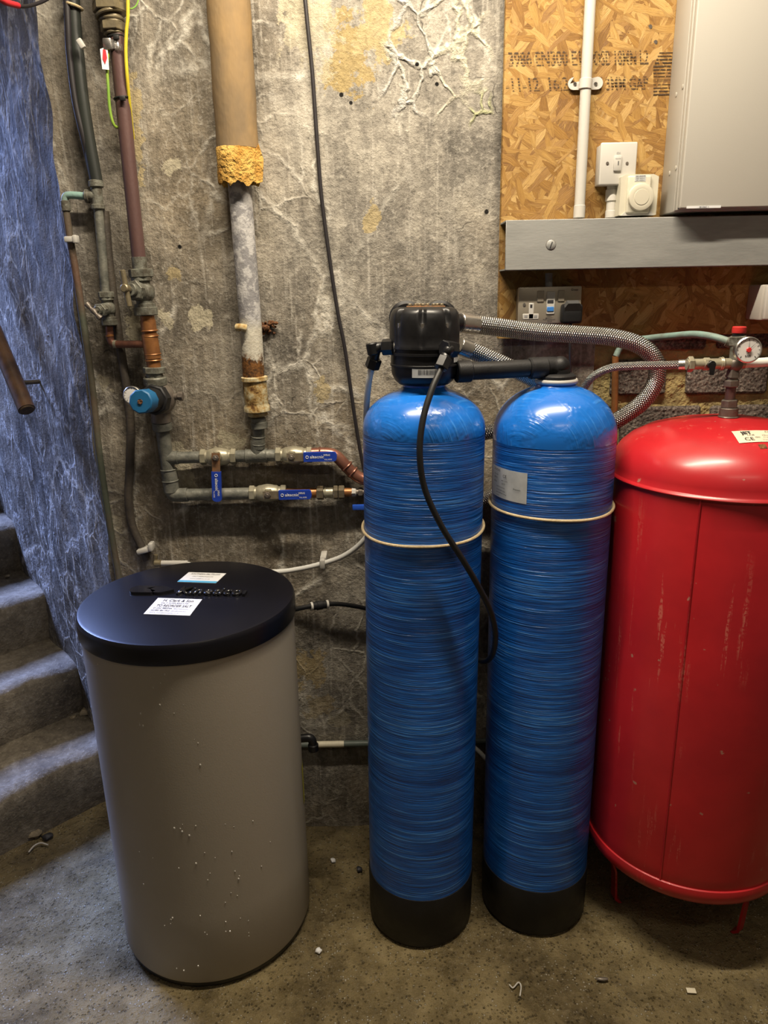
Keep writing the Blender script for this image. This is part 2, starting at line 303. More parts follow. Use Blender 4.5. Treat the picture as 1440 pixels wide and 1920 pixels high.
M['bluegrip'] = simple('blue_vinyl_grip', (.012, .045, .36), .4, col2=(.016, .055, .40))
M['blueknob'] = simple('blue_plastic_knob', (.008, .095, .23), .5, col2=(.010, .12, .28), nscale=20)
M['rustplate'] = simple('rusty_plate', (.33, .155, .06), .6, .4, col2=(.2, .12, .07), nscale=60)
M['steelplate'] = simple('dull_lever_plate', (.33, .29, .22), .45, .5, col2=(.22, .17, .11), nscale=40)
M['lagging'] = simple('canvas_lagging', (.30, .20, .095), .9, col2=(.20, .145, .085), nscale=11, bumps=.35, bscale=60, stretch=(1, 1, .5), spec=.15)
M['foam'] = simple('yellow_felt', (.60, .39, .11), .95, col2=(.38, .19, .04), nscale=24, bumps=.8, bscale=90, spec=.1, bdist=.01)
def flaky():
    t = NT('flaking_galvanised_pipe'); P = t.pos(); a = t.noise(P, 26, 6, .7).outputs[0]; b = t.noise(P, 90, 4, .7).outputs[0]
    z = t.n('SeparateXYZ', {0: P}).outputs[2]
    c = t.mix(t.rng(a, .46, .54), (.24, .235, .24), (.46, .45, .44))
    zl = at(465, 600, 1.83).z
    c = t.mix(t.rng(t.math('ADD', z, t.math('MULTIPLY', a, .05)), zl + .03, zl + .0, 0, .9), c, t.mix(t.rng(b, .4, .65), (.60, .57, .47), (.48, .44, .35)))
    zr = at(470, 668, 1.83).z
    c = t.mix(t.rng(t.math('ADD', z, t.math('MULTIPLY', t.math('SUBTRACT', a, .5), .14)), zr + .006, zr - .006, 0, 1), c, t.mix(t.rng(b, .4, .6), (.045, .022, .010), (.20, .085, .022)))
    return t.set(col=c, rough=.75, spec=.3, nrm=t.bump(t.math('ADD', a, b), .4, .005))
M['flaky'] = flaky()
def crusty():
    t = NT('crusted_cream_coupling'); P = t.pos(); a = t.noise(P, 34, 6, .7).outputs[0]
    return t.set(col=t.ramp(a, [(.36, (.10, .045, .015)), (.45, (.36, .23, .08)), (.56, (.50, .43, .26)), (.7, (.62, .57, .40))]), rough=.8, spec=.2, nrm=t.bump(a, .5, .008))
M['crusty'] = crusty()
M['cable'] = simple('black_cable_sheath', (.022, .019, .021), .45)
M['mdpe'] = simple('dark_green_black_pipe', (.026, .030, .026), .42, col2=(.016, .018, .016), nscale=8)
M['yellowwire'] = simple('yellow_green_wire', (.62, .52, .03), .4, col2=(.58, .46, .03))
M['greenwire'] = simple('green_wire', (.10, .30, .05), .4, col2=(.30, .40, .04), nscale=10, stretch=(1, 1, .3))
M['cord'] = simple('beige_elastic_cord', (.58, .47, .29), .6, col2=(.46, .35, .19), nscale=60, bumps=.3, bscale=250)
M['satin'] = simple('brushed_metal_plate', (.38, .34, .27), .42, .5, col2=(.34, .30, .24), nscale=20)
M['bluebtn'] = simple('blue_button', (.05, .22, .62), .4)
M['wood'] = simple('varnished_rail', (.105, .060, .034), .33, col2=(.045, .026, .016), nscale=16, stretch=(1, 1, .6), bumps=.2, bscale=60, contrast=(.4, .6))
M['woodend'] = simple('sawn_rail_end', (.10, .065, .035), .8, col2=(.03, .02, .012), nscale=60)
M['label'] = simple('grey_paper_label', (.56, .58, .58), .4)
M['dial'] = simple('white_gauge_dial', (.72, .71, .68), .3)
M['rubble'] = simple('crumbled_mortar', (.26, .215, .14), .9, col2=(.14, .115, .075), nscale=50, bumps=.6, bscale=120)
M['drop'] = simple('water_droplet', (.55, .53, .48), .08, spec=.8)
M['lampbody'] = simple('white_lamp_body', (.75, .75, .73), .4)
M['yellowsticker'] = simple('yellow_sticker', (.60, .56, .06), .5)
def braid():
    t = NT('braided_steel'); s = t.n('SeparateXYZ', {0: t.uv()})
    u, v = s.outputs[0], s.outputs[1]; T2 = 2 * math.pi
    a = t.math('SINE', t.math('MULTIPLY', t.math('ADD', t.math('MULTIPLY', u, 190), t.math('MULTIPLY', v, 12)), T2))
    b = t.math('SINE', t.math('MULTIPLY', t.math('SUBTRACT', t.math('MULTIPLY', u, 190), t.math('MULTIPLY', v, 12)), T2))
    h = t.math('MULTIPLY', t.math('ADD', a, 1.0), t.math('ADD', b, 1.0))
    c = t.mix(t.rng(h, .2, 1.5), (.10, .095, .088), (.70, .68, .63))
    return t.set(col=c, rough=.28, metal=.85, nrm=t.bump(h, .5, .002))
M['braid'] = braid()
def printed():
    t = NT('broken_stamp_ink'); P = t.pos(); z = t.n('SeparateXYZ', {0: P}).outputs[2]
    st = t.math('SINE', t.math('MULTIPLY', z, 2 * math.pi / .0062)); nz = t.noise(P, 140, 3, .6).outputs[0]
    a = t.math('MULTIPLY', t.rng(st, -.55, -.1), t.rng(nz, .36, .46))
    return t.set(col=(.055, .030, .012), rough=.7, alpha=t.math('MULTIPLY', a, .8))
M['stamp'] = printed()

# ------------------------------------------------------------------ mesh building
class MB:
    def __init__(s): s.v = []; s.f = []; s.uv = []
    def add(s, vs, fs, uvs=None):
        o = len(s.v); s.v += [Vector(x) for x in vs]; s.f += [tuple(i + o for i in f) for f in fs]; s.uv += (uvs if uvs else [None] * len(fs)); return s
    def lathe(s, prof, org=(0, 0, 0), axis=(0, 0, 1), seg=32, wob=None):
        a = Vector(axis).normalized(); q = Vector((0, 0, 1)).rotation_difference(a); org = Vector(org); vs = []; fs = []; uv = []
        for (r, z) in prof:
            for k in range(seg):
                t = 2 * math.pi * k / seg; rr = r * (wob(t, z) if wob else 1)
                vs.append(org + q @ Vector((rr * math.cos(t), rr * math.sin(t), z)))
        for i in range(len(prof) - 1):
            for k in range(seg):
                k2 = (k + 1) % seg; fs.append((i * seg + k, i * seg + k2, (i + 1) * seg + k2, (i + 1) * seg + k))
                uv.append([(prof[i][1], k / seg), (prof[i][1], (k + 1) / seg), (prof[i + 1][1], (k + 1) / seg), (prof[i + 1][1], k / seg)])
        n = len(prof)
        if prof[0][0] > 1e-6: fs.append(tuple(range(seg))[::-1]); uv.append(None)
        if prof[-1][0] > 1e-6: fs.append(tuple((n - 1) * seg + k for k in range(seg))); uv.append(None)
        return s.add(vs, fs, uv)
    def cyl(s, a, b, r, seg=20, r2=None, bev=.0):
        a = Vector(a); b = Vector(b); L = (b - a).length; r2 = r if r2 is None else r2
        pr = [(r, 0), (r2, L)] if not bev else [(r - bev, 0), (r, bev), (r2, L - bev), (r2 - bev, L)]
        return s.lathe(pr, a, b - a, seg)
    def hexn(s, a, b, r, bev=.0015): return s.cyl(a, b, r, 6, bev=bev)
    def tube(s, pts, r, seg=12, sub=6, cap=True):
        pts = [Vector(p) for p in pts]
        if len(pts) > 2 and sub > 1:
            o = []
            P = [pts[0] * 2 - pts[1]] + pts + [pts[-1] * 2 - pts[-2]]
            for i in range(1, len(P) - 2):
                for k in range(sub):
                    t = k / sub; t2 = t * t; t3 = t2 * t
                    o.append(.5 * ((2 * P[i]) + (P[i + 1] - P[i - 1]) * t + (2 * P[i - 1] - 5 * P[i] + 4 * P[i + 1] - P[i + 2]) * t2 + (3 * P[i] - P[i - 1] - 3 * P[i + 1] + P[i + 2]) * t3))
            o.append(pts[-1]); pts = o
        n = len(pts); rr = r if callable(r) else (lambda t: r)
        vs = []; fs = []; uv = []; ln = 0.0; us = []
        tg = (pts[1] - pts[0]).normalized(); nr = tg.orthogonal().normalized()
        for i, p in enumerate(pts):
            t2 = (pts[min(i + 1, n - 1)] - pts[max(i - 1, 0)]).normalized()
            nr = (tg.rotation_difference(t2) @ nr); nr = (nr - t2 * nr.dot(t2)).normalized(); tg = t2; bn = tg.cross(nr)
            if i: ln += (p - pts[i - 1]).length
            us.append(ln); R = rr(i / (n - 1))
            for k in range(seg):
                a = 2 * math.pi * k / seg; vs.append(p + (nr * math.cos(a) + bn * math.sin(a)) * R)
        for i in range(n - 1):
            for k in range(seg):
                k2 = (k + 1) % seg; fs.append((i * seg + k, i * seg + k2, (i + 1) * seg + k2, (i + 1) * seg + k))
                uv.append([(us[i], k / seg), (us[i], (k + 1) / seg), (us[i + 1], (k + 1) / seg), (us[i + 1], k / seg)])
        if cap: fs.append(tuple(range(seg))[::-1]); fs.append(tuple((n - 1) * seg + k for k in range(seg))); uv += [None, None]
        return s.add(vs, fs, uv)
    def box(s, c, size, bev=0.0, rot=None, seg=2):
        bm = bmesh.new(); bmesh.ops.create_cube(bm, size=1.0)
        for v in bm.verts: v.co = Vector((v.co.x * size[0], v.co.y * size[1], v.co.z * size[2]))
        if bev: bmesh.ops.bevel(bm, geom=bm.edges[:], offset=bev, segments=seg, affect='EDGES', profile=.5)
        mt = Matrix.Translation(c) @ (rot.to_4x4() if rot else Matrix())
        bm.verts.index_update(); s.add([mt @ v.co for v in bm.verts], [tuple(v.index for v in f.verts) for f in bm.faces]); bm.free(); return s
    def lo(s, a, b, bev=0.0, seg=2): a = Vector(a); b = Vector(b); return s.box((a + b) / 2, [abs(x) for x in (b - a)], bev, None, seg)
    def prism(s, poly, org, ux, uy, depth):
        org = Vector(org); ux = Vector(ux).normalized(); uy = Vector(uy).normalized(); nz = ux.cross(uy).normalized(); n = len(poly)
        vs = [org + ux * x + uy * y for x, y in poly] + [org + ux * x + uy * y + nz * depth for x, y in poly]
        fs = [tuple(range(n))[::-1], tuple(range(n, 2 * n))] + [(i, (i + 1) % n, n + (i + 1) % n, n + i) for i in range(n)]
        return s.add(vs, fs)
    def sphere(s, c, r, seg=16, rings=10, sq=(1, 1, 1)):
        pr = [(r * math.sin(math.pi * i / rings), -r * math.cos(math.pi * i / rings)) for i in range(rings + 1)]; o = len(s.v)
        pr[0] = (1e-5, -r); pr[-1] = (1e-5, r); s.lathe(pr, (0, 0, 0), (0, 0, 1), seg)
        for i in range(o, len(s.v)): v = s.v[i]; s.v[i] = Vector((v.x * sq[0] + c[0], v.y * sq[1] + c[1], v.z * sq[2] + c[2]))
        return s
    def torus(s, c, axis, R, r, seg=40, rs=10):
        ax = Vector(axis).normalized(); e1 = ax.orthogonal().normalized(); e2 = ax.cross(e1); vs = []; fs = []
        for i in range(seg):
            t = 2 * math.pi * i / seg; d = e1 * math.cos(t) + e2 * math.sin(t)
            for k in range(rs): a = 2 * math.pi * k / rs; vs.append(Vector(c) + d * (R + r * math.cos(a)) + ax * r * math.sin(a))
        for i in range(seg):
            for k in range(rs): fs.append((i * rs + k, ((i + 1) % seg) * rs + k, ((i + 1) % seg) * rs + (k + 1) % rs, i * rs + (k + 1) % rs))
        return s.add(vs, fs)

def mesh_from(mb, inv=None, sharp=.7):
    me = bpy.data.meshes.new('mesh'); me.from_pydata([(inv @ v) if inv else v for v in mb.v], [], mb.f)
    if any(u for u in mb.uv):
        ul = me.uv_layers.new(name='UVMap'); i = 0
        for f, u in zip(mb.f, mb.uv):
            for k in range(len(f)): ul.data[i].uv = u[k] if u else (0, 0); i += 1
    for p in me.polygons: p.use_smooth = True
    me.validate(); me.update()
    bm = bmesh.new(); bm.from_mesh(me); bmesh.ops.recalc_face_normals(bm, faces=bm.faces[:]); bm.to_mesh(me); bm.free()
    me.set_sharp_from_angle(angle=sharp)
    return me
WM = {}
def tag(o, label=None, cat=None, group=None, kind=None):
    for k, v in (('label', label), ('category', cat), ('group', group), ('kind', kind)):
        if v: o[k] = v
    return o
def thing(name, label, cat, loc, group=None, rot=None):
    o = bpy.data.objects.new(name, None); COL.objects.link(o); o.empty_display_size = .05
    m = Matrix.Translation(Vector(loc)) @ (rot.to_4x4() if rot else Matrix()); o.matrix_world = m; WM[o.name] = m
    return tag(o, label, cat, group)
def part(name, mb, mat, parent, label=None, local=False, sharp=.7, kind=None):
    pm = WM[parent.name]; me = mesh_from(mb, None if local else pm.inverted(), sharp); me.materials.append(M[mat] if isinstance(mat, str) else mat)
    o = bpy.data.objects.new(name, me); COL.objects.link(o); o.parent = parent; WM[o.name] = pm; me.name = name
    return tag(o, label, kind=kind)
def solo(name, mb, mat, label=None, cat=None, group=None, kind=None, sharp=.7, origin=True):
    if origin:
        xs = [v.x for v in mb.v]; ys = [v.y for v in mb.v]; org = Vector(((min(xs) + max(xs)) / 2, (min(ys) + max(ys)) / 2, min(v.z for v in mb.v)))
    else: org = Vector((0, 0, 0))
    m = Matrix.Translation(org); me = mesh_from(mb, m.inverted(), sharp); me.materials.append(M[mat] if isinstance(mat, str) else mat); me.name = name
    o = bpy.data.objects.new(name, me); COL.objects.link(o); o.matrix_world = m; WM[o.name] = m
    return tag(o, label, cat, group, kind)
def text(name, s, parent, mat, org, ux, uy, size, width=None, ext=.0004, bold=0.0, shear=0.0, align='LEFT', sx=1.0):
    cu = bpy.data.curves.new('txt', 'FONT'); cu.body = s; cu.size = 1.0; cu.extrude = 0; cu.offset = bold; cu.shear = shear; cu.align_x = align; cu.resolution_u = 3
    tmp = bpy.data.objects.new('txt', cu); COL.objects.link(tmp); dg = bpy.context.evaluated_depsgraph_get()
    me = bpy.data.meshes.new_from_object(tmp.evaluated_get(dg)); bpy.data.objects.remove(tmp); bpy.data.curves.remove(cu)
    x_min = min((v.co.x for v in me.vertices), default=0); w = max((v.co.x for v in me.vertices), default=1) - x_min
    kx = size * sx if width is None else width / max(w, 1e-6)
    ux = Vector(ux).normalized(); uy = Vector(uy); uy = (uy - ux * uy.dot(ux)).normalized(); nz = ux.cross(uy); org = Vector(org)
    pm = WM[parent.name].inverted()
    bm = bmesh.new(); bm.from_mesh(me)
    if ext > .0005:
        r = bmesh.ops.extrude_face_region(bm, geom=bm.faces[:]); top = {v for v in r['geom'] if isinstance(v, bmesh.types.BMVert)}
    else: top = set(bm.verts)
    for v in bm.verts: v.co = pm @ (org + ux * ((v.co.x - x_min) * kx) + uy * (v.co.y * size) + nz * (ext if v in top else 0.0))
    bm.to_mesh(me); bm.free(); me.materials.append(M[mat]); me.name = name
    o = bpy.data.objects.new(name, me); COL.objects.link(o); o.parent = parent; WM[o.name] = WM[parent.name]
    return o
def patch_mesh(org, ux, uy, nu, nv, fn):
    mb = MB(); vs = []; fs = []
    for i in range(nu + 1):
        for j in range(nv + 1): vs.append(fn(i / nu, j / nv))
    for i in range(nu):
        for j in range(nv): a = i * (nv + 1) + j; fs.append((a, a + nv + 1, a + nv + 2, a + 1))
    return mb.add(vs, fs)
nz3 = lambda x, y, z, s: mnoise.noise(Vector((x * s, y * s, z * s)))

# ================================================================== the setting
def struct(name, mb, mat, sharp=.7): return solo(name, mb, mat, kind='structure', sharp=sharp, origin=False)
def fl_h(x, y): return -.004 + .003 * nz3(x, y, 0, 3) + .0015 * nz3(x, y, 3, 14)
struct('floor', patch_mesh(0, 0, 0, 150, 150, lambda u, v: Vector((-1.7 + 3.5 * u, -1.7 + 4.0 * v, fl_h(-1.7 + 3.5 * u, -1.7 + 4.0 * v)))), 'floor')
XR = .53
def wb(u, v):
    x = CORNER.x + (XR - CORNER.x) * u; z = -.03 + 2.86 * v
    f = min(1, (x - CORNER.x) / .05)
    d = .0035 * nz3(x, 0, z * .7, 5) + .002 * nz3(x, 7, z, 22)
    e = (1 - f) * .012 * nz3(0, 4, z, 9)
    return Vector((x + e, YW + (d - .001) * f, z))
mb = patch_mesh(0, 0, 0, 130, 220, wb); mb.lo((CORNER.x + .02, YW + .012, -.03), (XR, YW + .16, 2.83))
struct('wall_back', mb, 'wall', 1.2)
def wl(u, v):
    s = 3.0 * u * u; z = -.03 + 3.9 * v; p = CORNER + WDIR * s; f = min(1, s / .06)
    d = .012 * nz3(p.x, p.y, z * .8, 3.5) + .004 * nz3(p.x, p.y, z, 16)
    return p + Vector((0, 0, z)) + WNRM * d * f + Vector(((1 - f) * .012 * nz3(0, 4, z, 9), 0, 0))
mb = patch_mesh(0, 0, 0, 130, 220, wl)
b0 = CORNER + WDIR * .1; mb.prism([(0, 0), (2.9, 0), (2.9, .12), (.05, .12)], b0 - WNRM * .03 + Vector((0, 0, -.03)), WDIR, -WNRM, 3.9 if WDIR.cross(-WNRM).z > 0 else -3.9)
struct('wall_left', mb, 'stairwall', 1.2)
struct('wall_right', MB().lo((1.7, -1.7, -.03), (1.82, 2.0, 2.83)), 'plainwall')
struct('wall_front', MB().lo((-1.75, -1.82, -.03), (1.82, -1.7, 2.83)), 'plainwall')
Q0 = CORNER + WNRM * 1.15
struct('wall_side', MB().lo((Q0.x - .12, -1.82, -.03), (Q0.x, Q0.y, 3.9)), 'plainwall')
mb = MB(); mb.prism([(0, 0), (3.0, 0), (3.0, .12), (0, .12)], Q0 + Vector((0, 0, -.03)), WDIR, WNRM, 3.9 if WDIR.cross(WNRM).z > 0 else -3.9)
struct('wall_stair', mb, 'plainwall')
mb = MB().lo((Q0.x, -1.7, 2.80), (1.82, Q0.y, 2.90)).lo((CORNER.x - .05, Q0.y, 2.80), (1.82, 2.05, 2.90)); mb.add([(Q0.x, Q0.y, 2.80), (CORNER.x - .05, Q0.y, 2.80), (CORNER.x - .05, YW + .05, 2.80), (Q0.x, Q0.y, 2.90), (CORNER.x - .05, Q0.y, 2.90), (CORNER.x - .05, YW + .05, 2.90)], [(0, 2, 1), (3, 4, 5), (0, 3, 5, 2)])
struct('ceiling', mb, 'ceiling')
mb = MB(); mb.prism([(-.05, -.02), (1.62, -.02), (1.62, 1.17), (-.05, 1.17)], CORNER + Vector((0, 0, 2.52)), WDIR, WNRM, .30 if WDIR.cross(WNRM).z > 0 else -.30)
struct('ceiling_stair_blocker', mb, 'ceiling')                              # unseen soffit, added and sized to block daylight from the upper stair wall
# blockwork beyond the render: mortar bed and single blocks
bw = struct('wall_blockwork', patch_mesh(0, 0, 0, 60, 80, lambda u, v: Vector((XR - .004 + (1.71 - XR) * u, 1.879 + .007 * nz3(XR + 1.2 * u, 0, 1.5 * v, 22) + .004 * nz3(u, 9, v, 60), -.03 + 1.6 * v))).lo((XR, 1.892, -.03), (1.7, 2.03, 2.82)), 'mortar', 1.2)
def block_mesh(w, h):
    bm = bmesh.new(); bmesh.ops.create_cube(bm, size=1)
    for v in bm.verts: v.co = Vector((v.co.x * w, v.co.y * .05, v.co.z * h))
    bmesh.ops.bevel(bm, geom=bm.edges[:], offset=.006, segments=1, affect='EDGES')
    for v in bm.verts: v.co += Vector((nz3(v.co.x, v.co.z, w, 31), .5 * nz3(v.co.z, v.co.x, h, 37), nz3(v.co.x, 5, v.co.z, 29))) * .004
    me = bpy.data.meshes.new('block'); bm.to_mesh(me); bm.free(); me.materials.append(M['block']); return me
BM = {}
def block(x0, x1, z0, z1):
    k = (round(x1 - x0, 2), round(z1 - z0, 2))
    if k not in BM: BM[k] = block_mesh(x1 - x0, z1 - z0)
    o = bpy.data.objects.new('block', BM[k]); COL.objects.link(o); o.location = ((x0 + x1) / 2, 1.893 + random.uniform(-.003, .002), (z0 + z1) / 2); o.parent = bw; WM[o.name] = Matrix()
zz = 1.388
rows = [(1.385, 1.475, .60), (1.272, 1.362, .575), (1.145, 1.243, .605), (1.035, 1.122, .70), (.925, 1.012, .575), (.815, .902, .70)]
for i, (z0, z1, xs) in enumerate(rows):
    xs2 = xs; first = True
    if i == 1: block(.575, .715, z0, z1); xs2 = .765
    elif xs > .65: block(.575, .675, z0, z1)
    while xs2 < 1.5: block(xs2, xs2 + .205, z0, z1); xs2 += .23

# stairs: worn concrete steps climbing along the stair wall
NDIR = Vector((-.69, -.724, 0)).normalized(); RUN = Vector((NDIR.y, -NDIR.x, 0))
if RUN.y < 0: RUN = -RUN
NOS = [Vector((-.898, 2.0, .19)), Vector((-1.028, 2.19, .38)), Vector((-1.177, 2.365, .57)), Vector((-1.335, 2.552, .76))]
while len(NOS) < 9: NOS.append(NOS[-1] + Vector((-.150, .180, .19)))
stairs = bpy.data.objects.new('stairs', None); COL.objects.link(stairs); stairs.location = (-1.0, 1.95, 0); WM['stairs'] = Matrix.Translation(stairs.location)
tag(stairs, 'worn concrete steps climbing away at the left beside the cobwebbed wall', kind='structure')
for i, N in enumerate(NOS):
    zt = N.z; zb = zt - .19
    depth = (NOS[i + 1] - N).dot(RUN) if i + 1 < len(NOS) else .3
    prof = [(.012, zb - .03), (.010, zb + .02), (.004, zb + .07), (.0, zb + .12), (-.002, zt - .03), (.004, zt - .012), (.016, zt - .003), (.035, zt), (.08, zt + .001), (.13, zt + .003), (depth - .02, zt + .008), (depth + .06, zt + .014)]
    L0, L1, nl = -.20, 1.16, 70; vs = []; fs = []
    for a in range(nl + 1):
        for (d, z) in prof:
            p = N + NDIR * (L0 + (L1 - L0) * a / nl) + RUN * d; p.z = z
            k = .010 * nz3(p.x, p.y, p.z + i, 7) + .005 * nz3(p.x, p.y, p.z, 28); edge = 1.6 if -.01 < d < .04 and z > zt - .04 else 1
            vs.append(p + RUN * k * edge * (.6 if z < zt - .005 else .2) + Vector((0, 0, k * edge * (.9 if z >= zt - .02 else .2))))
    m = len(prof)
    for a in range(nl):
        for b in range(m - 1): fs.append((a * m + b, (a + 1) * m + b, (a + 1) * m + b + 1, a * m + b + 1))
    mb = MB().add(vs, fs)
    q0 = N + NDIR * L0 + RUN * .03; mb.prism([(0, 0), (L1 - L0, 0), (L1 - L0, depth), (0, depth)], (q0.x, q0.y, zb - .03), NDIR, RUN, (.19) if NDIR.cross(RUN).z > 0 else -.19)
    part('step', mb, 'step', stairs, sharp=1.2)
a, b = onstairwall(50, 768, .075), onstairwall(0, 648, .075)
d = (b - a).normalized(); hr = thing('handrail', 'dark round wooden handrail ending above the steps on the stair wall', 'handrail', a)
part('rail', MB().tube([a, a + d * .02, a + d * 1.3], .0225, 24, 1), 'wood', hr)
part('rail_end', MB().cyl(a - d * .004, a + d * .002, .0195, 24, bev=.002), 'woodend', hr)
for t in (.16, .9): q = a + d * t; part('bracket', MB().tube([q - Vector((0, 0, .02)), q - Vector((0, 0, .05)) - WNRM * .02, q - Vector((0, 0, .055)) - WNRM * .09], .007, 10), 'darkpipe', hr)

# ------------------------------------------------------------------ lamps on the ceiling (above the frame)
def batten(label, x, y, L, w, along_x=True):
    t = thing('batten_lamp', label, 'lamp', (x, y, 2.80)); sx, sy = (L, .09) if along_x else (.09, L)
    part('housing', MB().lo((x - sx / 2, y - sy / 2, 2.745), (x + sx / 2, y + sy / 2, 2.80), .006), 'lampbody', t)
    for s in (-1, 1):
        c = (x + s * (L / 2 - .02), y, 2.72) if along_x else (x, y + s * (L / 2 - .02), 2.72); part('end_cap', MB().box(c, (.03, .05, .05) if along_x else (.05, .03, .05), .004), 'lampbody', t)
    o = area('batten_lamp_light', (x, y, 2.695), (x, y, 0), L - .06 if along_x else .045, .045 if along_x else L - .06, w, (1.0, .865, .68))
    o.rotation_euler = (0, 0, 0)
batten('white batten lamp on the ceiling above the tanks', .10, 1.22, 1.2, LAMP_W)
batten('white batten lamp on the ceiling in the middle of the room', .55, -.35, 1.2, LAMP2_W)

# ================================================================== tanks
# --- brine tank
bt = thing('salt_tank', 'tall taupe plastic salt tank with a black round lid', 'salt tank', (-.4485, 1.561, 0))
part('foot_ring', MB().lathe([(.20, 0), (.226, 0), (.2295, .006), (.2295, .016), (.20, .016)], (0, 0, 0), seg=64), 'black', bt, local=True)
part('body', MB().lathe([(.05, .012), (.222, .012), (.2305, .016), (.2335, .024), (.2336, .2), (.2345, .5), (.2352, .80), (.2352, .838), (.2368, .840), (.2368, .845), (.05, .845)], seg=96), 'taupe', bt, local=True)
lid = part('lid', MB().lathe([(.2365, .834), (.2395, .834), (.2405, .838), (.2402, .868), (.2392, .8745), (.2365, .8785), (.2310, .8798), (.10, .8806), (1e-5, .881)], seg=96), 'lid', bt, local=True)
LU = Vector((.993, -.118, 0)); LV = Vector((.118, .993, 0)); ZL = .8815
def rrect(w, h): return [(0, 0), (w, 0), (w, h), (0, h)]
def sticker(name, org, w, h, th=.0006, mat='paper', label=None, ux=LU, uy=LV): return part(name, MB().prism(rrect(w, h), org, ux, uy, th), mat, bt, label)
s2o = Vector((-.5225, 1.470, ZL - .0004)); s2u = Vector((.99, -.13, 0)); s2v = Vector((.075, .997, 0))
def lidtext(s, o, u, v, x, y, size, width, mat='ink', par=None, bold=.0, shear=0): text('lettering', s, par or bt, mat, o + u.normalized() * x + v.normalized() * y + Vector((0, 0, .0008)), u, v, size, width, .0003, bold, shear)
s2 = part('sticker', MB().prism([(0, 0), (.104, 0), (.104, .087), (0, .087)], s2o, s2u, s2v, .0006), 'paper', bt, 'white reorder sticker with black print')
lidtext('H. Clark & Son', s2o, s2u, s2v, .018, .068, .0185, .070, 'ink', s2, .008)
lidtext('SALT SUPPLIERS LTD.', s2o, s2u, s2v, .018, .0565, .009, .064, 'ink', s2)
lidtext('TO REORDER SALT', s2o, s2u, s2v, .012, .040, .0165, .080, 'ink', s2, .008)
lidtext('01202 980244', s2o, s2u, s2v, .010, .0285, .0105, .042, 'ink', s2, .0); lidtext('(Bournemouth)', s2o, s2u, s2v, .056, .0285, .008, .034, 'greyink', s2)
lidtext('02380 861365', s2o, s2u, s2v, .009, .0165, .0105, .042, 'ink', s2, .0); lidtext('(Southampton)', s2o, s2u, s2v, .055, .0165, .008, .034, 'greyink', s2)
lidtext('EMAIL sales@saltsupply.co.uk', s2o, s2u, s2v, .010, .006, .0075, .066, 'greyink', s2)
s1o = Vector((-.4975, 1.652, ZL - .0004)); s1v = Vector((.19, .98, 0)); s1u = Vector((.99, -.14, 0))
s1 = part('sticker', MB().prism([(0, 0), (.096, 0), (.096, .064), (0, .064)], s1o, s1u, s1v, .0006), 'paper', bt, 'white sticker with a blue lower edge')
part('blue_band', MB().prism([(0, 0), (.096, 0), (.096, .011), (0, .011)], s1o + Vector((0, 0, .0006)), s1u, s1v, .0003), 'paleblue', s1)
lidtext('SOUTHERN SALTFLOW', s1o, s1u, s1v, .012, .049, .0125, .074, 'ink', s1, .0); lidtext('SALT MERCHANTS', s1o, s1u, s1v, .022, .034, .0095, .052, 'greyink', s1); lidtext('www.saltflow.co.uk', s1o, s1u, s1v, .022, .020, .0085, .050, 'greyink', s1)
# raised maker's name and leaf mark moulded on the lid
kb = Vector((-.4785, 1.572, .8802)); ku = Vector((.988, -.10, 0)); kv = Vector((.10, .99, 0))
text('raised_lettering', 'Kinetico', bt, 'gloss', kb, ku, kv, .052, .150, .0075, .012, .12)
part('raised_mark', MB().prism([(0, 0), (.006, 0), (.006, .022), (0, .022)], kb + ku * .155, ku, kv, .007), 'black', bt)
eo = Vector((-.588, 1.600, .8802))
lobe = [(.012 + .016 * math.cos(t), .0 + .020 * math.sin(t)) for t in [math.pi / 2 + math.pi * k / 12 for k in range(13)]] + [(.052, -.019), (.060, -.008), (.032, .006), (.064, .0195)]
part('emblem', MB().prism(lobe, eo, ku, kv, .0075), 'gloss', bt)
leaf = []
for k in range(17): t = k / 16; leaf.append((.044 + .056 * t, .003 + .0195 * math.sin(math.pi * min(1, t ** .75))))
for k in range(15, 0, -1): t = k / 16; leaf.append((.044 + .056 * t, .003 - .0195 * math.sin(math.pi * min(1, t ** .75))))
part('emblem', MB().prism([(x, y - .002) for x, y in leaf], eo, ku, kv, .0075), 'gloss', bt)
# overflow elbow on its side, yellow hazard label, scuff
ov = at(560, 1385, 1.60); ex = at(585, 1384, 1.60)
part('overflow_elbow', MB().lathe([(.010, 0), (.024, 0), (.026, .003), (.026, .007), (.014, .009)], (ov.x - .012, ov.y, ov.z), (1, 0, 0), 24).tube([ov, ov + Vector((.018, 0, .002)), ex + Vector((-.004, 0, 0)), ex + Vector((.001, 0, -.010)), ex + Vector((.002, 0, -.030))], .0105, 16).cyl(ex + Vector((.002, 0, -.016)), ex + Vector((.002, 0, -.036)), .013, 16, bev=.002), 'black', bt)
ye = []
def bodypt(ang, z, off=.0006): r = .2336 + .0016 * z / .8 + off; return Vector((-.4485 + r * math.cos(ang), 1.561 + r * math.sin(ang), z))
part('side_label', patch_mesh(0, 0, 0, 8, 2, lambda u, v: bodypt(-.02 + .34 * u, .32 + .11 * v)), 'yellowsticker', bt, 'yellow label on the side')
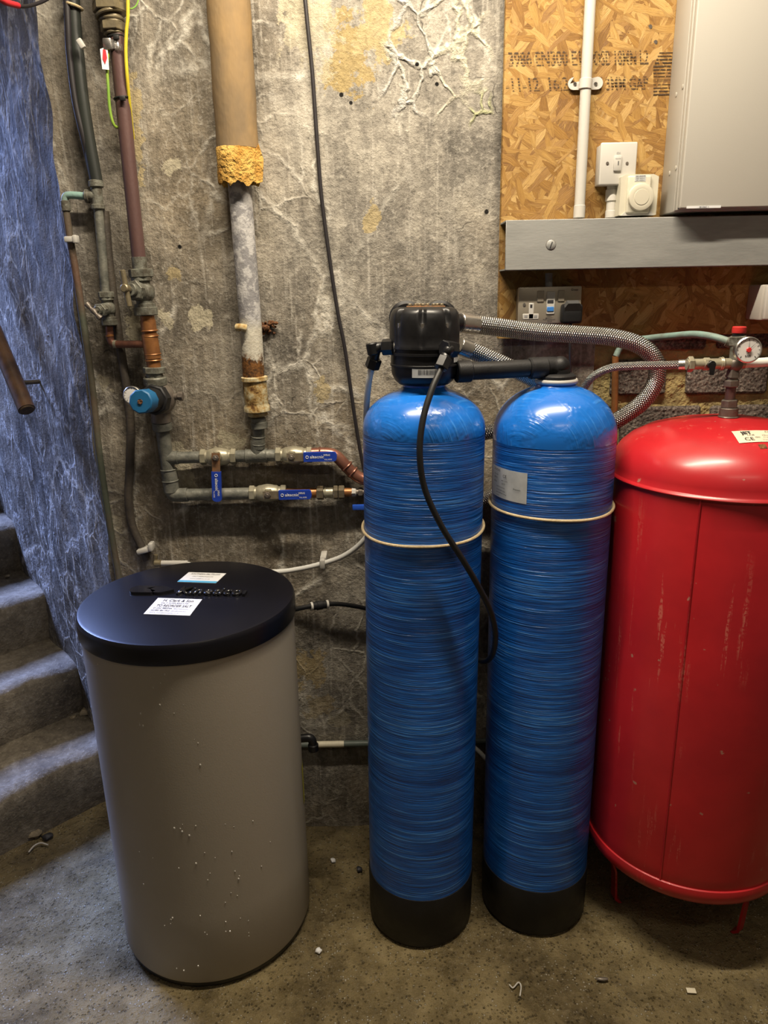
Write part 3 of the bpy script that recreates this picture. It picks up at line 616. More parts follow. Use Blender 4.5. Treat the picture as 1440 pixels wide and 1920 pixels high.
# beads of condensation on the tank
dm = MB(); rd = random.Random(3)
clusters = [(300, 1268, 20, 6), (240, 1290, 60, 8), (330, 1330, 60, 8), (290, 1360, 40, 7), (380, 1420, 80, 8), (340, 1560, 14, 8), (430, 1550, 25, 6), (310, 1630, 40, 8), (420, 1640, 30, 9), (320, 1725, 12, 9), (430, 1735, 36, 12), (420, 1700, 60, 8), (370, 1810, 40, 5), (460, 1620, 40, 6)]
for cx, cy, sp, n in clusters:
    for _ in range(max(2, n * 2 // 3)):
        d0 = ray(cx + rd.gauss(0, sp * .7), cy + rd.gauss(0, sp * .5)); ox, oy = .4485, -1.561
        A_ = d0.x ** 2 + d0.y ** 2; B_ = 2 * (d0.x * ox + d0.y * oy); C_ = ox * ox + oy * oy - .2342 ** 2; D_ = B_ * B_ - 4 * A_ * C_
        if D_ <= 0: continue
        t = (-B_ - math.sqrt(D_)) / (2 * A_); p = d0 * t + Vector((0, 0, HC))
        if .03 < p.z < .82: r = rd.choice((.0011, .0013, .0016, .0023)); dm.sphere(p, r, 6, 4, (1, 1, 1.25))
part('condensation_drops', dm, 'drop', bt, kind='stuff')

# --- blue vessels
def vessel(t, R, zboot, zline, zsh, ztop, neck):
    part('boot', MB().lathe([(.10, 0), (R - .003, 0), (R + .001, .006), (R + .0025, zboot - .006), (R + .0015, zboot), (R - .01, zboot)], seg=72), 'blackm', t, local=True)
    part('vessel_body', MB().lathe([(.05, .02), (R - .006, .02), (R, .05)] + [(R, .1 + k * (zline - .1) / 30) for k in range(31)], seg=96), 'wound', t, local=True)
    dome = [(R, zline - .001), (R, zsh)]
    for k in range(1, 15):
        a = k / 14 * math.pi / 2 * .80; dome.append((R * math.cos(a) ** .92, zsh + (ztop - .014 - zsh) * math.sin(a) / math.sin(math.pi / 2 * .80)))
    dome = [q for q in dome if q[0] > neck] + [(neck + .004, ztop - .012), (neck, ztop - .008), (neck, ztop)]
    part('vessel_dome', MB().lathe(dome, seg=96), 'wound_dome', t, local=True)
rot = Matrix.Rotation(math.atan2(.0155, 1.35), 3, 'Y')
lt = thing('softener_tank', 'blue wound fibreglass softener tank with the black control head on top', 'water tank', (.0735, 1.556, 0), 'twin blue softener tanks', rot)
vessel(lt, .1295, .143, 1.252, 1.258, 1.355, .045)
Rm = WM[lt.name]
def scal(t, z):
    k = 1.0
    for j in range(8):
        dt = (t - (-math.pi / 2 - .12 + j * math.pi / 4) + math.pi) % (2 * math.pi) - math.pi
        if z > 1.468: k -= .17 * math.exp(-(dt / .085) ** 4) * min(1, (z - 1.468) / .008)
        elif z > 1.43: k -= .03 * math.exp(-(dt / .03) ** 2)
    return k
hd = part('control_head', MB().lathe([(.030, 1.350), (.052, 1.352), (.061, 1.360), (.0675, 1.374), (.0685, 1.389), (.0705, 1.390), (.0705, 1.393), (.0690, 1.394), (.0690, 1.411), (.0715, 1.412), (.0715, 1.417), (.0695, 1.418), (.0695, 1.424), (.0725, 1.425), (.0725, 1.431), (.0715, 1.433), (.0715, 1.450), (.0715, 1.466), (.0715, 1.472), (.0712, 1.482), (.0690, 1.493), (.0640, 1.501), (.056, 1.505), (1e-5, 1.506)], seg=144, wob=scal), 'black', lt, local=True, sharp=.9)
for j in range(8):
    an = -math.pi / 2 - .12 + j * math.pi / 4
    part('screw', MB().cyl((.0652 * math.cos(an), .0652 * math.sin(an), 1.464), (.0652 * math.cos(an), .0652 * math.sin(an), 1.4755), .0045, 10), 'steel', hd, local=True)
for sx in (-.036, .034): part('rear_cap', MB().lathe([(.001, 0), (.030, 0), (.036, .006), (.036, .03), (.030, .036), (.001, .036)], (sx, .022, 1.482), (0, 1, 0), 32), 'black', hd, local=True)
for k, (sx, sy) in enumerate([(-.030, -.004), (-.018, .006), (-.004, -.006), (.006, .008), (.018, -.003), (.026, .006), (.034, -.004), (-.010, .016)]):
    part('brass_screw', MB().cyl((sx, sy, 1.505), (sx, sy, 1.512), .0042, 8, bev=.001), 'brassbright', hd, local=True)
part('brass_plate', MB().box((.002, .002, 1.506), (.078, .026, .003), .001), 'rustplate', hd, local=True)
lb = part('barcode_label', patch_mesh(0, 0, 0, 12, 1, lambda u, v: Vector((.0700 * math.cos(-1.98 + .80 * u), .0700 * math.sin(-1.98 + .80 * u), 1.371 + .0175 * v))), 'label', hd, local=True)
bars = MB(); rb = random.Random(5); a0 = -1.80
while a0 < -1.24:
    w = rb.choice((.006, .009, .014)); rr = .0704
    bars.add([(rr * math.cos(a0), rr * math.sin(a0), 1.377), (rr * math.cos(a0 + w), rr * math.sin(a0 + w), 1.377), (rr * math.cos(a0 + w), rr * math.sin(a0 + w), 1.387), (rr * math.cos(a0), rr * math.sin(a0), 1.387)], [(0, 1, 2, 3)]); a0 += w + rb.choice((.007, .01, .014))
part('barcode', bars, 'ink', lb, local=True)
part('small_label', patch_mesh(0, 0, 0, 4, 1, lambda u, v: Vector((.0700 * math.cos(-.62 + .35 * u), .0700 * math.sin(-.62 + .35 * u), 1.398 + .010 * v))), 'label', hd, local=True)
# left elbow of the head and the milky drain tube
e0 = at(744, 650, 1.535); e1 = at(706, 652, 1.545); e2 = at(699, 684, 1.555)
el = part('drain_elbow', MB().tube([e0 + Vector((.02, 0, 0)), e0, e1 + Vector((.008, 0, .001)), e1 + Vector((-.001, 0, -.004)), e2], .0105, 16).hexn(at(737, 650, 1.535), at(717, 651, 1.54), .0165).cyl(e1 + Vector((-.010, 0, .010)), e1 + Vector((-.006, 0, -.014)), .0125, 14, bev=.002).hexn(at(703, 672, 1.552), at(697, 690, 1.557), .0155), 'black', lt)
part('white_washer', MB().cyl(at(742, 650, 1.535), at(738, 650, 1.535), .0150, 20), 'white', el)
# front elbow holding the black brine tube
g0 = at(846, 655, 1.505); g1 = at(838, 658, 1.478); g2 = at(829, 688, 1.458)
part('brine_elbow', MB().tube([g0, g1 + Vector((.004, 0, .002)), g1 + Vector((-.002, 0, -.008)), g2], .0105, 14).hexn(at(852, 655, 1.50), at(832, 653, 1.478), .0165).hexn(at(835, 671, 1.468), at(826, 691, 1.457), .0145), 'black', lt)
# outlet stubs where the braided hoses leave
part('outlet_collar', MB().cyl(at(835, 606, 1.585), at(860, 605, 1.605), .0185, 24), 'black', lt)
# bridge pipe to the second tank
p0 = at(858, 697, 1.535); p1 = at(1000, 690, 1.575); p2 = at(1046, 688, 1.585)
br = part('bridge_pipe', MB().cyl(p0, p1, .0185, 24).cyl(p0 + (p1 - p0) * -.02, p0 + (p1 - p0) * .17, .0225, 24, bev=.002), 'blackm', lt)
rtc = Vector((.3715, 1.585, 0))
part('bridge_elbow', MB().cyl(p0 + (p2 - p0) * .70, p0 + (p2 - p0) * .88, .0225, 24, bev=.003).tube([p0 + (p2 - p0) * .80, p2 + Vector((-.014, 0, .001)), p2 + Vector((.004, 0, -.004)), Vector((p2.x + .006, 1.585, 1.352))], .0205, 24).sphere((p2.x + .004, 1.585, p2.z + .001), .0215, 20, 12), 'blackm', lt)

rt = thing('softener_tank', 'blue wound fibreglass tank with a white rating label, beside the red vessel', 'water tank', rtc, 'twin blue softener tanks')
vessel(rt, .1312, .134, 1.226, 1.236, 1.350, .040)
part('neck_flange', MB().lathe([(.02, 1.344), (.043, 1.344), (.045, 1.347), (.045, 1.350), (.043, 1.353), (.02, 1.353)], seg=48), 'white', rt, local=True)
part('neck_collar', MB().lathe([(.02, 1.352), (.040, 1.352), (.040, 1.359), (.034, 1.364), (.02, 1.364)], seg=48), 'blackm', rt, local=True)
def rtpt(ang, z, off=.0009): r = .1312 + off; return rtc + Vector((r * math.cos(ang), r * math.sin(ang), z))
rl = part('rating_label', patch_mesh(0, 0, 0, 14, 2, lambda u, v: rtpt(math.pi + .10 + .86 * u, 1.108 + .066 * v)), 'label', rt)
def cyltext(s, a, z, size, width, mat='ink', bold=.01):
    org = rtpt(a, z, .0006); ux = Vector((-math.sin(a + width * 2), math.cos(a + width * 2), 0)); org = rtpt(a, z, .0022); text('lettering', s, rl, mat, org, ux, (0, 0, 1), size, width, .0003, bold)
for k, (s, a, z, sz, w) in enumerate([('Structural', .20, 1.166, .009, .030), ('10 x 54', .22, 1.156, .005, .018), ('CE', .48, 1.155, .009, .012), ('MODEL', .22, 1.149, .0045, .016), ('MAX 150 PSI', .45, 1.146, .0045, .020), ('SERIAL', .20, 1.140, .0045, .016), ('DATE', .45, 1.139, .0045, .012), ('Pressure', .72, 1.134, .005, .018), ('Operating temperature', .30, 1.131, .0045, .034), ('Do not exceed ratings', .30, 1.124, .0045, .034), ('See installation manual', .30, 1.118, .004, .040), ('www', .30, 1.112, .004, .012)]):
    cyltext(s, math.pi + a, z, sz, w)

# cords tied round the tanks
def cord(label, c, R, z, sag, tilt, ph):
    pts = []
    for k in range(73):
        t = 2 * math.pi * k / 72; pts.append(Vector((c[0] + (R + .0035 + .0006 * math.sin(5 * t)) * math.cos(t), c[1] + (R + .0035 + .0006 * math.sin(5 * t)) * math.sin(t), z + sag * math.sin(t) + tilt * math.cos(t) + .0012 * math.sin(3 * t + ph))))
    solo('elastic_cord', MB().tube(pts, .0032, 8, 1, False), 'cord', label, 'cord', 'cords tied round the blue tanks')
zc = 1.012
cord('beige cord looped round the blue tank with the control head', (.0735 + .0116, 1.556), .1297, at(795, 984, 1.556).z, .006, .002, .3)
cord('beige cord looped round the blue tank with the rating label', (rtc.x, rtc.y), .1314, at(1030, 941, 1.585).z, .003, -.001, 1.3)

# --- red pressure vessel
rv = thing('pressure_vessel', 'large red steel pressure vessel standing at the right edge', 'pressure vessel', (.75, 1.586, 0))
DOME = [(.2400, 1.146), (.2385, 1.160), (.2330, 1.180), (.2210, 1.200), (.2000, 1.219), (.168, 1.236), (.125, 1.249), (.075, 1.258), (.03, 1.262), (1e-5, 1.263)]
part('shell', MB().lathe([(.235, .21), (.2395, .225), (.2400, .26), (.2400, 1.13), (.235, 1.145)], seg=128), 'red', rv, local=True)
part('top_dome', MB().lathe([(.236, 1.136), (.2445, 1.1365), (.2460, 1.1395), (.2445, 1.1425), (.2415, 1.144)] + DOME, seg=128), 'red', rv, local=True)
part('bottom_dome', MB().lathe([(.236, .232), (.2430, .229), (.2455, .219), (.2440, .203), (.2380, .192), (.215, .172), (.16, .150), (.08, .139), (1e-5, .136)], seg=128), 'red', rv, local=True)
ls = at(1309, 932, 1.36); an = math.atan2(ls.y - 1.586, ls.x - .75)
part('weld_seam', MB().tube([(.2405 * math.cos(an), .2405 * math.sin(an), 1.137), (.2405 * math.cos(an), .2405 * math.sin(an), .23)], .0022, 6, 1), 'red', rv, local=True)
lq = onz(1388, 1752, 0); la = math.atan2(lq.y - 1.586, lq.x - .75)
for k in range(3):
    a = la + k * 2 * math.pi / 3; c, s = math.cos(a), math.sin(a); tv = Vector((-s, c, 0)); r0 = (Vector((lq.x, lq.y)) - Vector((.75, 1.586))).length
    mb = MB(); vs = []
    for (r, z) in [(.218, .20), (min(.225, r0 + .005), .10), (r0, .012), (r0 - .012, .0), (r0 - .020, .0), (r0 - .006, .016), (min(.220, r0), .10), (.212, .20)]: vs += [Vector((r * c, r * s, z)) + tv * .012, Vector((r * c, r * s, z)) - tv * .012]
    n = 8; fs = [tuple(2 * i for i in range(n)), tuple(2 * i + 1 for i in range(n))[::-1]] + [(2 * i, 2 * i + 1, 2 * ((i + 1) % n) + 1, 2 * ((i + 1) % n)) for i in range(n)]
    part('leg', mb.add(vs, fs), 'red', rv, local=True)
def domez(r):
    for (r1, z1), (r2, z2) in zip(DOME, DOME[1:]):
        if r <= r1 and r >= r2: return z1 + (z2 - z1) * (r1 - r) / (r1 - r2)
    return 1.146
def ondome(px, py):
    d = ray(px, py); lo, hi = 1.2, 1.7; t = lo
    while t < hi:
        p = d * t + Vector((0, 0, HC)); r = math.hypot(p.x - .75, p.y - 1.586)
        if r < .24 and p.z <= domez(r): return p
        t += .0008
    return d * 1.5 + Vector((0, 0, HC))
tl, bl_ = ondome(1371, 810), ondome(1386, 832); du = Vector((1, -.02, 0)); dv = (tl - bl_)
def stk(u, v):
    p = bl_ + du * (.15 * u) + dv * v; r = math.hypot(p.x - .75, p.y - 1.586); p.z = domez(r) + .0012; return p
sk = part('rating_plate', patch_mesh(0, 0, 0, 14, 6, stk), 'creampaper', rv, 'cream rating plate on the dome')
def dtext(s, u, v, size, width, bold=.01, mat='ink'):
    o = stk(u, v); ux = stk(u + .15, v) - o; uy = stk(u, min(1, v + .25)) - o; text('lettering', s, sk, mat, o + Vector((0, 0, .0012)), ux, uy, size, width, .0003, bold)
dtext('JET', .09, .62, .017, .022, .03); dtext('LINE', .16, .48, .006, .014); dtext('CE', .10, .12, .017, .018, .0); dtext('0062', .24, .30, .005, .010); dtext('COMPRESSION', .42, .74, .010, .060); dtext('Max working pressure', .35, .45, .006, .07, .0, 'greyink'); dtext('Capacity   Serial no.', .35, .30, .006, .07, .0, 'greyink'); dtext('Year of manufacture', .32, .10, .006, .06, .0, 'greyink')
part('rust_spot', patch_mesh(0, 0, 0, 4, 4, lambda u, v: (lambda p: Vector((p.x, p.y, domez(math.hypot(p.x - .75, p.y - 1.586)) + .0008)))(ondome(1430, 838) + Vector(((u - .5) * .014, (v - .5) * .012, 0)))), 'rust', rv)

# ================================================================== hoses and tubes round the tanks
A = at
def hose(name, label, pts, r, mat='braid', cat='hose', seg=16, ends=(), group=None, sub=8):
    t = thing(name, label, cat, pts[-1], group); part('sleeve', MB().tube(pts, r, seg, sub), mat, t, sharp=1.2)
    P = [Vector(p) for p in pts]
    for (i, L, k) in ends:
        d = (P[1] - P[0]).normalized() if i == 0 else (P[-2] - P[-1]).normalized(); a = P[0] if i == 0 else P[-1]
        part('ferrule', MB().cyl(a, a + d * L, r * k, seg, bev=.0015), 'steel', t)
    return t
hose('braided_hose', 'thick braided steel hose arching over the second blue tank and looping back', [A(862, 605, 1.620), A(930, 613, 1.665), A(1000, 622, 1.70), A(1080, 627, 1.71), A(1150, 633, 1.71), A(1200, 648, 1.71), A(1228, 676, 1.715), A(1230, 712, 1.725), A(1208, 750, 1.735), A(1165, 783, 1.755), A(1090, 825, 1.775), A(1000, 880, 1.785), A(910, 936, 1.79), A(800, 945, 1.80), A(720, 935, 1.815)], .0195, seg=24, ends=[(0, .045, 1.06)], group='thick braided hoses')
hose('braided_hose', 'braided steel hose slanting down behind the black bridge pipe', [A(860, 648, 1.598), A(900, 664, 1.618), A(950, 686, 1.642), A(1000, 712, 1.685), A(1040, 745, 1.735), A(1040, 785, 1.765), A(990, 806, 1.775), A(912, 811, 1.775), A(800, 850, 1.80), A(720, 890, 1.815)], .0180, seg=24, ends=[(0, .03, 1.06)], group='thick braided hoses')
hose('thin_braided_hose', 'thin braided hose running from the vessel valve to behind the second blue tank', [A(1292, 683, 1.60), A(1240, 685, 1.62), A(1190, 686, 1.64), A(1145, 690, 1.66), A(1110, 708, 1.69), A(1088, 742, 1.72), A(1075, 790, 1.74)], .0088, seg=16, ends=[(0, .022, 1.25)])
solo('brine_tube', MB().tube([A(829, 687, 1.459), A(810, 730, 1.432), A(793, 787, 1.412), A(787, 850, 1.402), A(796, 915, 1.402), A(827, 985, 1.404), A(868, 1050, 1.412), A(900, 1105, 1.428), A(921, 1150, 1.445), A(929, 1192, 1.462), A(923, 1228, 1.50), A(905, 1240, 1.56), A(880, 1225, 1.72)], .0064, 12), 'rubber', 'black plastic tube hanging from the control head across the first blue tank', 'tube')
solo('drain_tube', MB().tube([A(697, 688, 1.557), A(691, 720, 1.565), A(687, 770, 1.60), A(688, 830, 1.70), A(700, 920, 1.75), A(700, 980, 1.76), A(680, 1015, 1.77), A(645, 1042, 1.785), A(600, 1058, 1.80), A(560, 1067, 1.815), A(520, 1072, 1.825), A(440, 1072, 1.835), A(345, 1057, 1.845)], .0068, 12), 'tube', 'milky plastic drain tube sweeping from the control head towards the lid', 'tube')
q = A(605, 1056, 1.80); tc = thing('tube_clip', 'white plastic clip holding the milky tube to the wall', 'clip', q)
part('saddle', MB().box(q, (.014, .026, .026), .004), 'white', tc); part('base', MB().lo(q + Vector((-.008, .012, -.010)), (q.x + .008, YW, q.z + .010), .002), 'white', tc)
q = A(556, 1141, 1.62); bl = thing('brine_line', 'black brine line with a straight connector leaving the salt tank', 'tube', A(690, 1142, 1.74))
part('tube', MB().tube([A(538, 1147, 1.59), A(560, 1141, 1.625), A(600, 1134, 1.66), A(640, 1133, 1.695), A(690, 1142, 1.735), A(740, 1160, 1.765)], .0058, 10), 'rubber', bl)
cpn = part('connector', MB().cyl(A(584, 1137, 1.648), A(613, 1133, 1.668), .0098, 16, bev=.0015).cyl(A(593, 1136, 1.654), A(604, 1134, 1.662), .0112, 16, bev=.001), 'blackm', bl)
for pa, pb in (((582, 1137.3), (586, 1136.8)), ((611, 1133.4), (615, 1133))): part('white_collar', MB().cyl(A(*pa, 1.648 if pa[0] < 600 else 1.667), A(*pb, 1.650 if pa[0] < 600 else 1.669), .0106, 16), 'white', cpn)

# ================================================================== old pipework on the back wall
def rpx(px, py, Y, w): return mpp(px, py, Y) * w / 2
def ringed(mb, a, b, r, hts):
    a = Vector(a); d = Vector(b) - a
    for t in hts: mb.torus(a + d * t, d, r, r * .10, 24, 6)
    return mb
# dark plastic supply pipe and the thin cable strapped to it
t = thing('plastic_supply_pipe', 'thick black plastic water pipe bending down the wall at upper left', 'pipe', A(183, 340, 1.835))
part('pipe', MB().tube([A(122, -300, 1.83), A(138, 20, 1.83), A(146, 110, 1.83), A(155, 190, 1.83), A(166, 260, 1.832), A(181, 342, 1.835)], .0142, 18), 'mdpe', t)
part('string_tie', MB().torus(A(137, 12, 1.828), (0.25, 0, 1), .0185, .0028, 28, 8), 'cord', t)
q = A(152, 82, 1.80); part('clip_tab', MB().box(q, (.012, .01, .020), .003, Matrix.Rotation(-.5, 3, 'Y')), 'white', t)
solo('black_cable', MB().tube([A(111, -300, 1.815), A(126, 20, 1.815), A(130, 100, 1.818), A(141, 190, 1.82), A(158, 265, 1.825), A(176, 345, 1.845), A(192, 400, 1.852), A(205, 500, 1.853)], .0072, 10), 'cable', 'thin black cable strapped along the left side of the plastic water pipe', 'cable')
# tee with the left branch down the corner
t = thing('branch_pipe', 'verdigris tee and thin brown pipe dropping along the wall corner', 'pipe', A(222, 1080, 1.85))
part('tee', MB().cyl(A(179, 338, 1.835), A(181, 352, 1.835), .0165, 16, bev=.002).cyl(A(180, 350, 1.835), A(184, 392, 1.835), .0125, 16).cyl(A(183, 383, 1.835), A(184, 393, 1.835), .0150, 16, bev=.002).cyl(A(182, 368, 1.835), A(160, 368, 1.836), .0125, 16).cyl(A(168, 368, 1.836), A(160, 368, 1.836), .0150, 16, bev=.002), 'verdi', t)
part('arm', MB().tube([A(162, 368, 1.836), A(130, 366, 1.838), A(122, 372, 1.838), A(123, 392, 1.838)], .0082, 14), 'greenpipe', t)
part('elbow_collar', MB().cyl(A(122, 376, 1.838), A(124, 396, 1.838), .0108, 14, bev=.001), 'verdi', t)
part('drop_pipe', MB().tube([A(123, 392, 1.838), A(130, 440, 1.842), A(140, 500, 1.85), A(154, 590, 1.855), A(172, 720, 1.857), A(186, 850, 1.857), A(205, 980, 1.857), A(222, 1080, 1.857), A(232, 1160, 1.857)], .0086, 12), simple('brown_green_pipe', (.13, .075, .05), .6, .1, col2=(.075, .085, .06), nscale=9, bumps=.3, bscale=120, stretch=(1, 1, .5)), t)
q = A(134, 449, 1.84); part('pipe_clip', MB().box(q, (.026, .026, .013), .003).box(q + Vector((.012, -.004, 0)), (.010, .022, .018), .003), 'white', t)
# middle pipe with the small stop tap
def stoptap(t, a, b, r, hdir, stem, handle, barlen, mat, hmat, wing=False):
    a = Vector(a); b = Vector(b); d = (b - a); m = a + d * .5; h = Vector(hdir).normalized()
    part('body', MB().cyl(a, b, r, 18).sphere(m, r * 1.45, 18, 12).cyl(m, m + h * stem * .55, r * 1.12, 18, bev=.002), mat, t)
    bon = part('bonnet', MB().hexn(m + h * stem * .40, m + h * stem * .62, r * 1.25).cyl(m + h * stem * .6, m + h * stem * .78, r * .8, 14, bev=.001), mat, t)
    part('nut', MB().hexn(a - d * .12, a + d * .10, r * 1.55).cyl(a - d * .02, a + d * .2, r * 1.3, 16, bev=.001), mat, t); part('nut', MB().hexn(b - d * .10, b + d * .12, r * 1.55).cyl(b - d * .2, b + d * .02, r * 1.3, 16, bev=.001), mat, t)
    e = m + h * stem; part('spindle', MB().cyl(m + h * stem * .7, e, r * .38, 12), mat, t)
    hv = Vector(handle).normalized()
    if wing: part('handle', MB().tube([e - hv * barlen, e - hv * barlen * .4 + h * .002, e, e + hv * barlen * .4 + h * .002, e + hv * barlen], lambda q: r * (.32 + .22 * abs(math.cos(math.pi * q * 2))), 12).sphere(e, r * .55, 12, 8), hmat, t)
    else: part('handle', MB().cyl(e - hv * barlen, e + hv * barlen, r * .36, 14, bev=.0015).cyl(e - h * .008, e + h * .010, r * .52, 14, bev=.002), hmat, t)
t = thing('small_stop_tap', 'small grey stop tap with a winged handle on the middle pipe', 'stop tap', A(205, 620, 1.835))
part('pipe', MB().tube([A(184, 390, 1.835), A(190, 460, 1.835), A(197, 548, 1.835)], .0105, 14), 'greypipe', t)
sm = A(176, 584, 1.765); mdl = (A(199, 555, 1.835) + A(205, 603, 1.835)) * .5
stoptap(t, A(199, 553, 1.835), A(205, 604, 1.835), .0125, sm - mdl, (sm - mdl).length, A(188, 597, 1.76) - A(164, 572, 1.765), .022, 'verdi', 'gunmetal', True)
t = thing('copper_link_pipe', 'small copper elbow pipe joining the small stop tap to the copper coupling', 'pipe', A(207, 640, 1.835))
part('pipe', MB().tube([A(205, 612, 1.835), A(206, 628, 1.835), A(207.5, 638, 1.835), A(214, 645, 1.834), A(226, 645.5, 1.832), A(250, 645.5, 1.826), A(274, 645, 1.822)], .0088, 14, 5), 'copperold', t)
part('solder_ring', MB().cyl(A(205, 627, 1.835), A(206, 631, 1.835), .0098, 14), 'copper', t); part('solder_ring', MB().cyl(A(214, 645, 1.834), A(219, 645.3, 1.833), .0098, 14), 'palebrass', t)
# dark pipe behind it, down to the white clip
t = thing('dark_drop_pipe', 'dark old pipe curving down behind the blue-knobbed valve to a white clip', 'pipe', A(268, 1025, 1.85))
part('pipe', MB().tube([A(196, 396, 1.855), A(205, 500, 1.855), A(224, 640, 1.855), A(238, 730, 1.855), A(245, 800, 1.855), A(243, 880, 1.855), A(241, 935, 1.855), A(248, 985, 1.855), A(266, 1026, 1.853), A(276, 1050, 1.853)], .0105, 14), 'darkpipe', t)
part('pipe_clip', MB().box(A(272, 1030, 1.845), (.038, .034, .013), .004, Matrix.Rotation(-.25, 3, 'Y')).box(A(284, 1024, 1.84), (.012, .03, .022), .004), 'white', t)
t = thing('waste_pipe', 'short white waste pipe showing behind the black lid', 'pipe', A(345, 1058, 1.845))
part('pipe', MB().cyl(A(300, 1056, 1.845), A(352, 1056, 1.845), .0075, 16), 'white', t); part('end_fitting', MB().cyl(A(289, 1056, 1.845), A(303, 1056, 1.845), .0095, 14, bev=.002).cyl(A(292, 1040, 1.85), A(290, 1056, 1.85), .006, 10), 'brass', t)

# main riser
t = thing('riser_pipe', 'purple-brown riser pipe below large brass unions at upper left', 'pipe', A(263, 505, 1.82))
part('pipe', MB().tube([A(214, 20, 1.815), A(219, 75, 1.815), A(240, 290, 1.818), A(262, 500, 1.82)], .0158, 24, 3), 'brownpipe', t)
un = part('union', MB().cyl(A(168, -330, 1.815), A(206, 8, 1.815), .034, 20).hexn(A(206, 5, 1.815), A(208, 24, 1.815), .038).cyl(A(207, 24, 1.815), A(209, 31, 1.815), .033, 24, bev=.002).cyl(A(209, 30, 1.815), A(211, 46, 1.815), .024, 24, bev=.002).torus(A(210, 38, 1.815), (.03, 0, -1), .024, .003, 24, 6).hexn(A(211, 44, 1.815), A(213, 60, 1.815), .0275).cyl(A(213, 60, 1.815), A(214, 66, 1.815), .021, 20, bev=.002), 'brass', t)
part('dark_cap', MB().cyl(A(188, 12, 1.80), A(200, 12, 1.81), .022, 18, bev=.003), 'blackm', t)
for (x, y) in ((217, 70), (229, 185)): part('wire_tie', MB().torus(A(x, y, 1.816), (.1, 0, -1), .0168, .0022, 24, 6).box(A(x + 1, y, 1.795), (.012, .006, .008), .001), 'rubber', t)
part('soldered_collar', MB().cyl(A(260, 482, 1.82), A(263, 506, 1.82), .0168, 20), 'verdi', t)
# big stop tap
t = thing('stop_tap', 'large grey stop tap with a brass T-bar handle on the riser', 'stop tap', A(270, 590, 1.82))
a, b = A(264, 513, 1.82), A(273, 583, 1.82); e = A(236, 541, 1.745); mm = (a + b) * .5
stoptap(t, a, b, .0185, e - mm, (e - mm).length, A(242, 572, 1.745) - A(229, 507, 1.745), .040, 'verdi', 'brass')
# copper couplings
t = thing('copper_coupling', 'orange copper slip couplings on the riser below the stop tap', 'pipe', A(289, 690, 1.822))
cm = MB().cyl(A(276, 592, 1.82), A(289, 690, 1.822), .0165, 24).cyl(A(277, 600, 1.82), A(280, 622, 1.82), .0180, 24).cyl(A(280, 626, 1.82), A(287, 672, 1.821), .0190, 24)
part('sleeve', ringed(cm, A(277, 596, 1.82), A(290, 690, 1.822), .0185, (.25, .36, .72, .84)), 'copper', t)
# reducing valve with blue knob
t = thing('pressure_reducing_valve', 'dark pressure reducing valve with a blue octagonal knob', 'valve', A(300, 800, 1.83))
part('inlet_union', MB().hexn(A(288, 688, 1.822), A(289, 700, 1.822), .0270).cyl(A(289, 700, 1.822), A(290, 708, 1.822), .0200, 18).cyl(A(290, 706, 1.822), A(292, 723, 1.824), .0275, 24, bev=.003), 'verdi', t)
bc = A(300, 748, 1.825); kd = (A(264, 753, 1.715) - bc).normalized()
part('body', MB().sphere(bc, .038, 24, 16, (1, .95, 1.05)).cyl(A(293, 722, 1.825), A(297, 740, 1.825), .025, 20).cyl(A(300, 760, 1.828), A(303, 790, 1.832), .024, 20), 'gunmetal', t)
part('bonnet', MB().cyl(bc + kd * .015, bc + kd * .045, .037, 8, bev=.003).cyl(bc + kd * .042, bc + kd * .075, .029, 20, r2=.0265), 'blackm', t)
kn = part('knob', MB().cyl(bc + kd * .072, bc + kd * .114, .0285, 10, bev=.003), 'blueknob', t)
part('rust_centre', MB().cyl(bc + kd * .113, bc + kd * .1165, .006, 12), 'rust', kn)
part('drain_screw', MB().cyl(bc + Vector((.03, 0, .004)), bc + Vector((.052, -.002, .006)), .0085, 12).cyl(bc + Vector((.046, -.002, .006)), bc + Vector((.058, -.003, .006)), .0115, 8, bev=.001), 'gunmetal', t)
part('outlet_union', MB().hexn(A(302, 782, 1.832), A(303, 790, 1.834), .0250).cyl(A(303, 790, 1.834), A(305, 807, 1.836), .0240, 24, bev=.003), 'greypipe', t)
def gauge(t, c, r, face, name='gauge', needles=((.6, 'ink', .75),)):
    f = Vector(face).normalized(); c = Vector(c); e1 = Vector((1, 0, 0)); e1 = (e1 - f * e1.dot(f)).normalized(); e2 = e1.cross(f) * -1
    if e2.z < 0: e2 = -e2
    g = part(name, MB().lathe([(r * .3, -.020), (r, -.016), (r * 1.04, -.006), (r * 1.04, .002), (r * .95, .004), (r * .93, .001), (1e-5, .001)], c, f, 40), 'steel', t)
    part('dial', MB().cyl(c + f * .0008, c + f * .0016, r * .92, 40), 'dial', g)
    tk = MB()
    for k in range(13):
        an = math.radians(225 - k * 22.5); dv = e1 * math.cos(an) + e2 * math.sin(an); pv = f.cross(dv) * (r * .022); o = c + f * .0022; L = .70 if k % 3 == 0 else .78
        tk.add([o + dv * r * L - pv, o + dv * r * L + pv, o + dv * r * .87 + pv, o + dv * r * .87 - pv], [(0, 1, 2, 3)])
    part('scale_marks', tk, 'ink', g)
    for (an, mt, L) in needles:
        dv = e1 * math.cos(an) + e2 * math.sin(an); pv = f.cross(dv) * (r * .035); o = c + f * .0030; part('needle', MB().add([o - dv * r * .25 - pv, o - dv * r * .25 + pv, o + dv * r * L], [(0, 1, 2)]), mt, g)
    return g, e1, e2, f
gauge(t, A(248, 741, 1.765), .0205, (0, -1, .12), needles=((math.radians(210), 'greyink', .8),))
part('gauge_stem', MB().cyl(A(252, 743, 1.785), bc, .007, 12), 'brass', t)

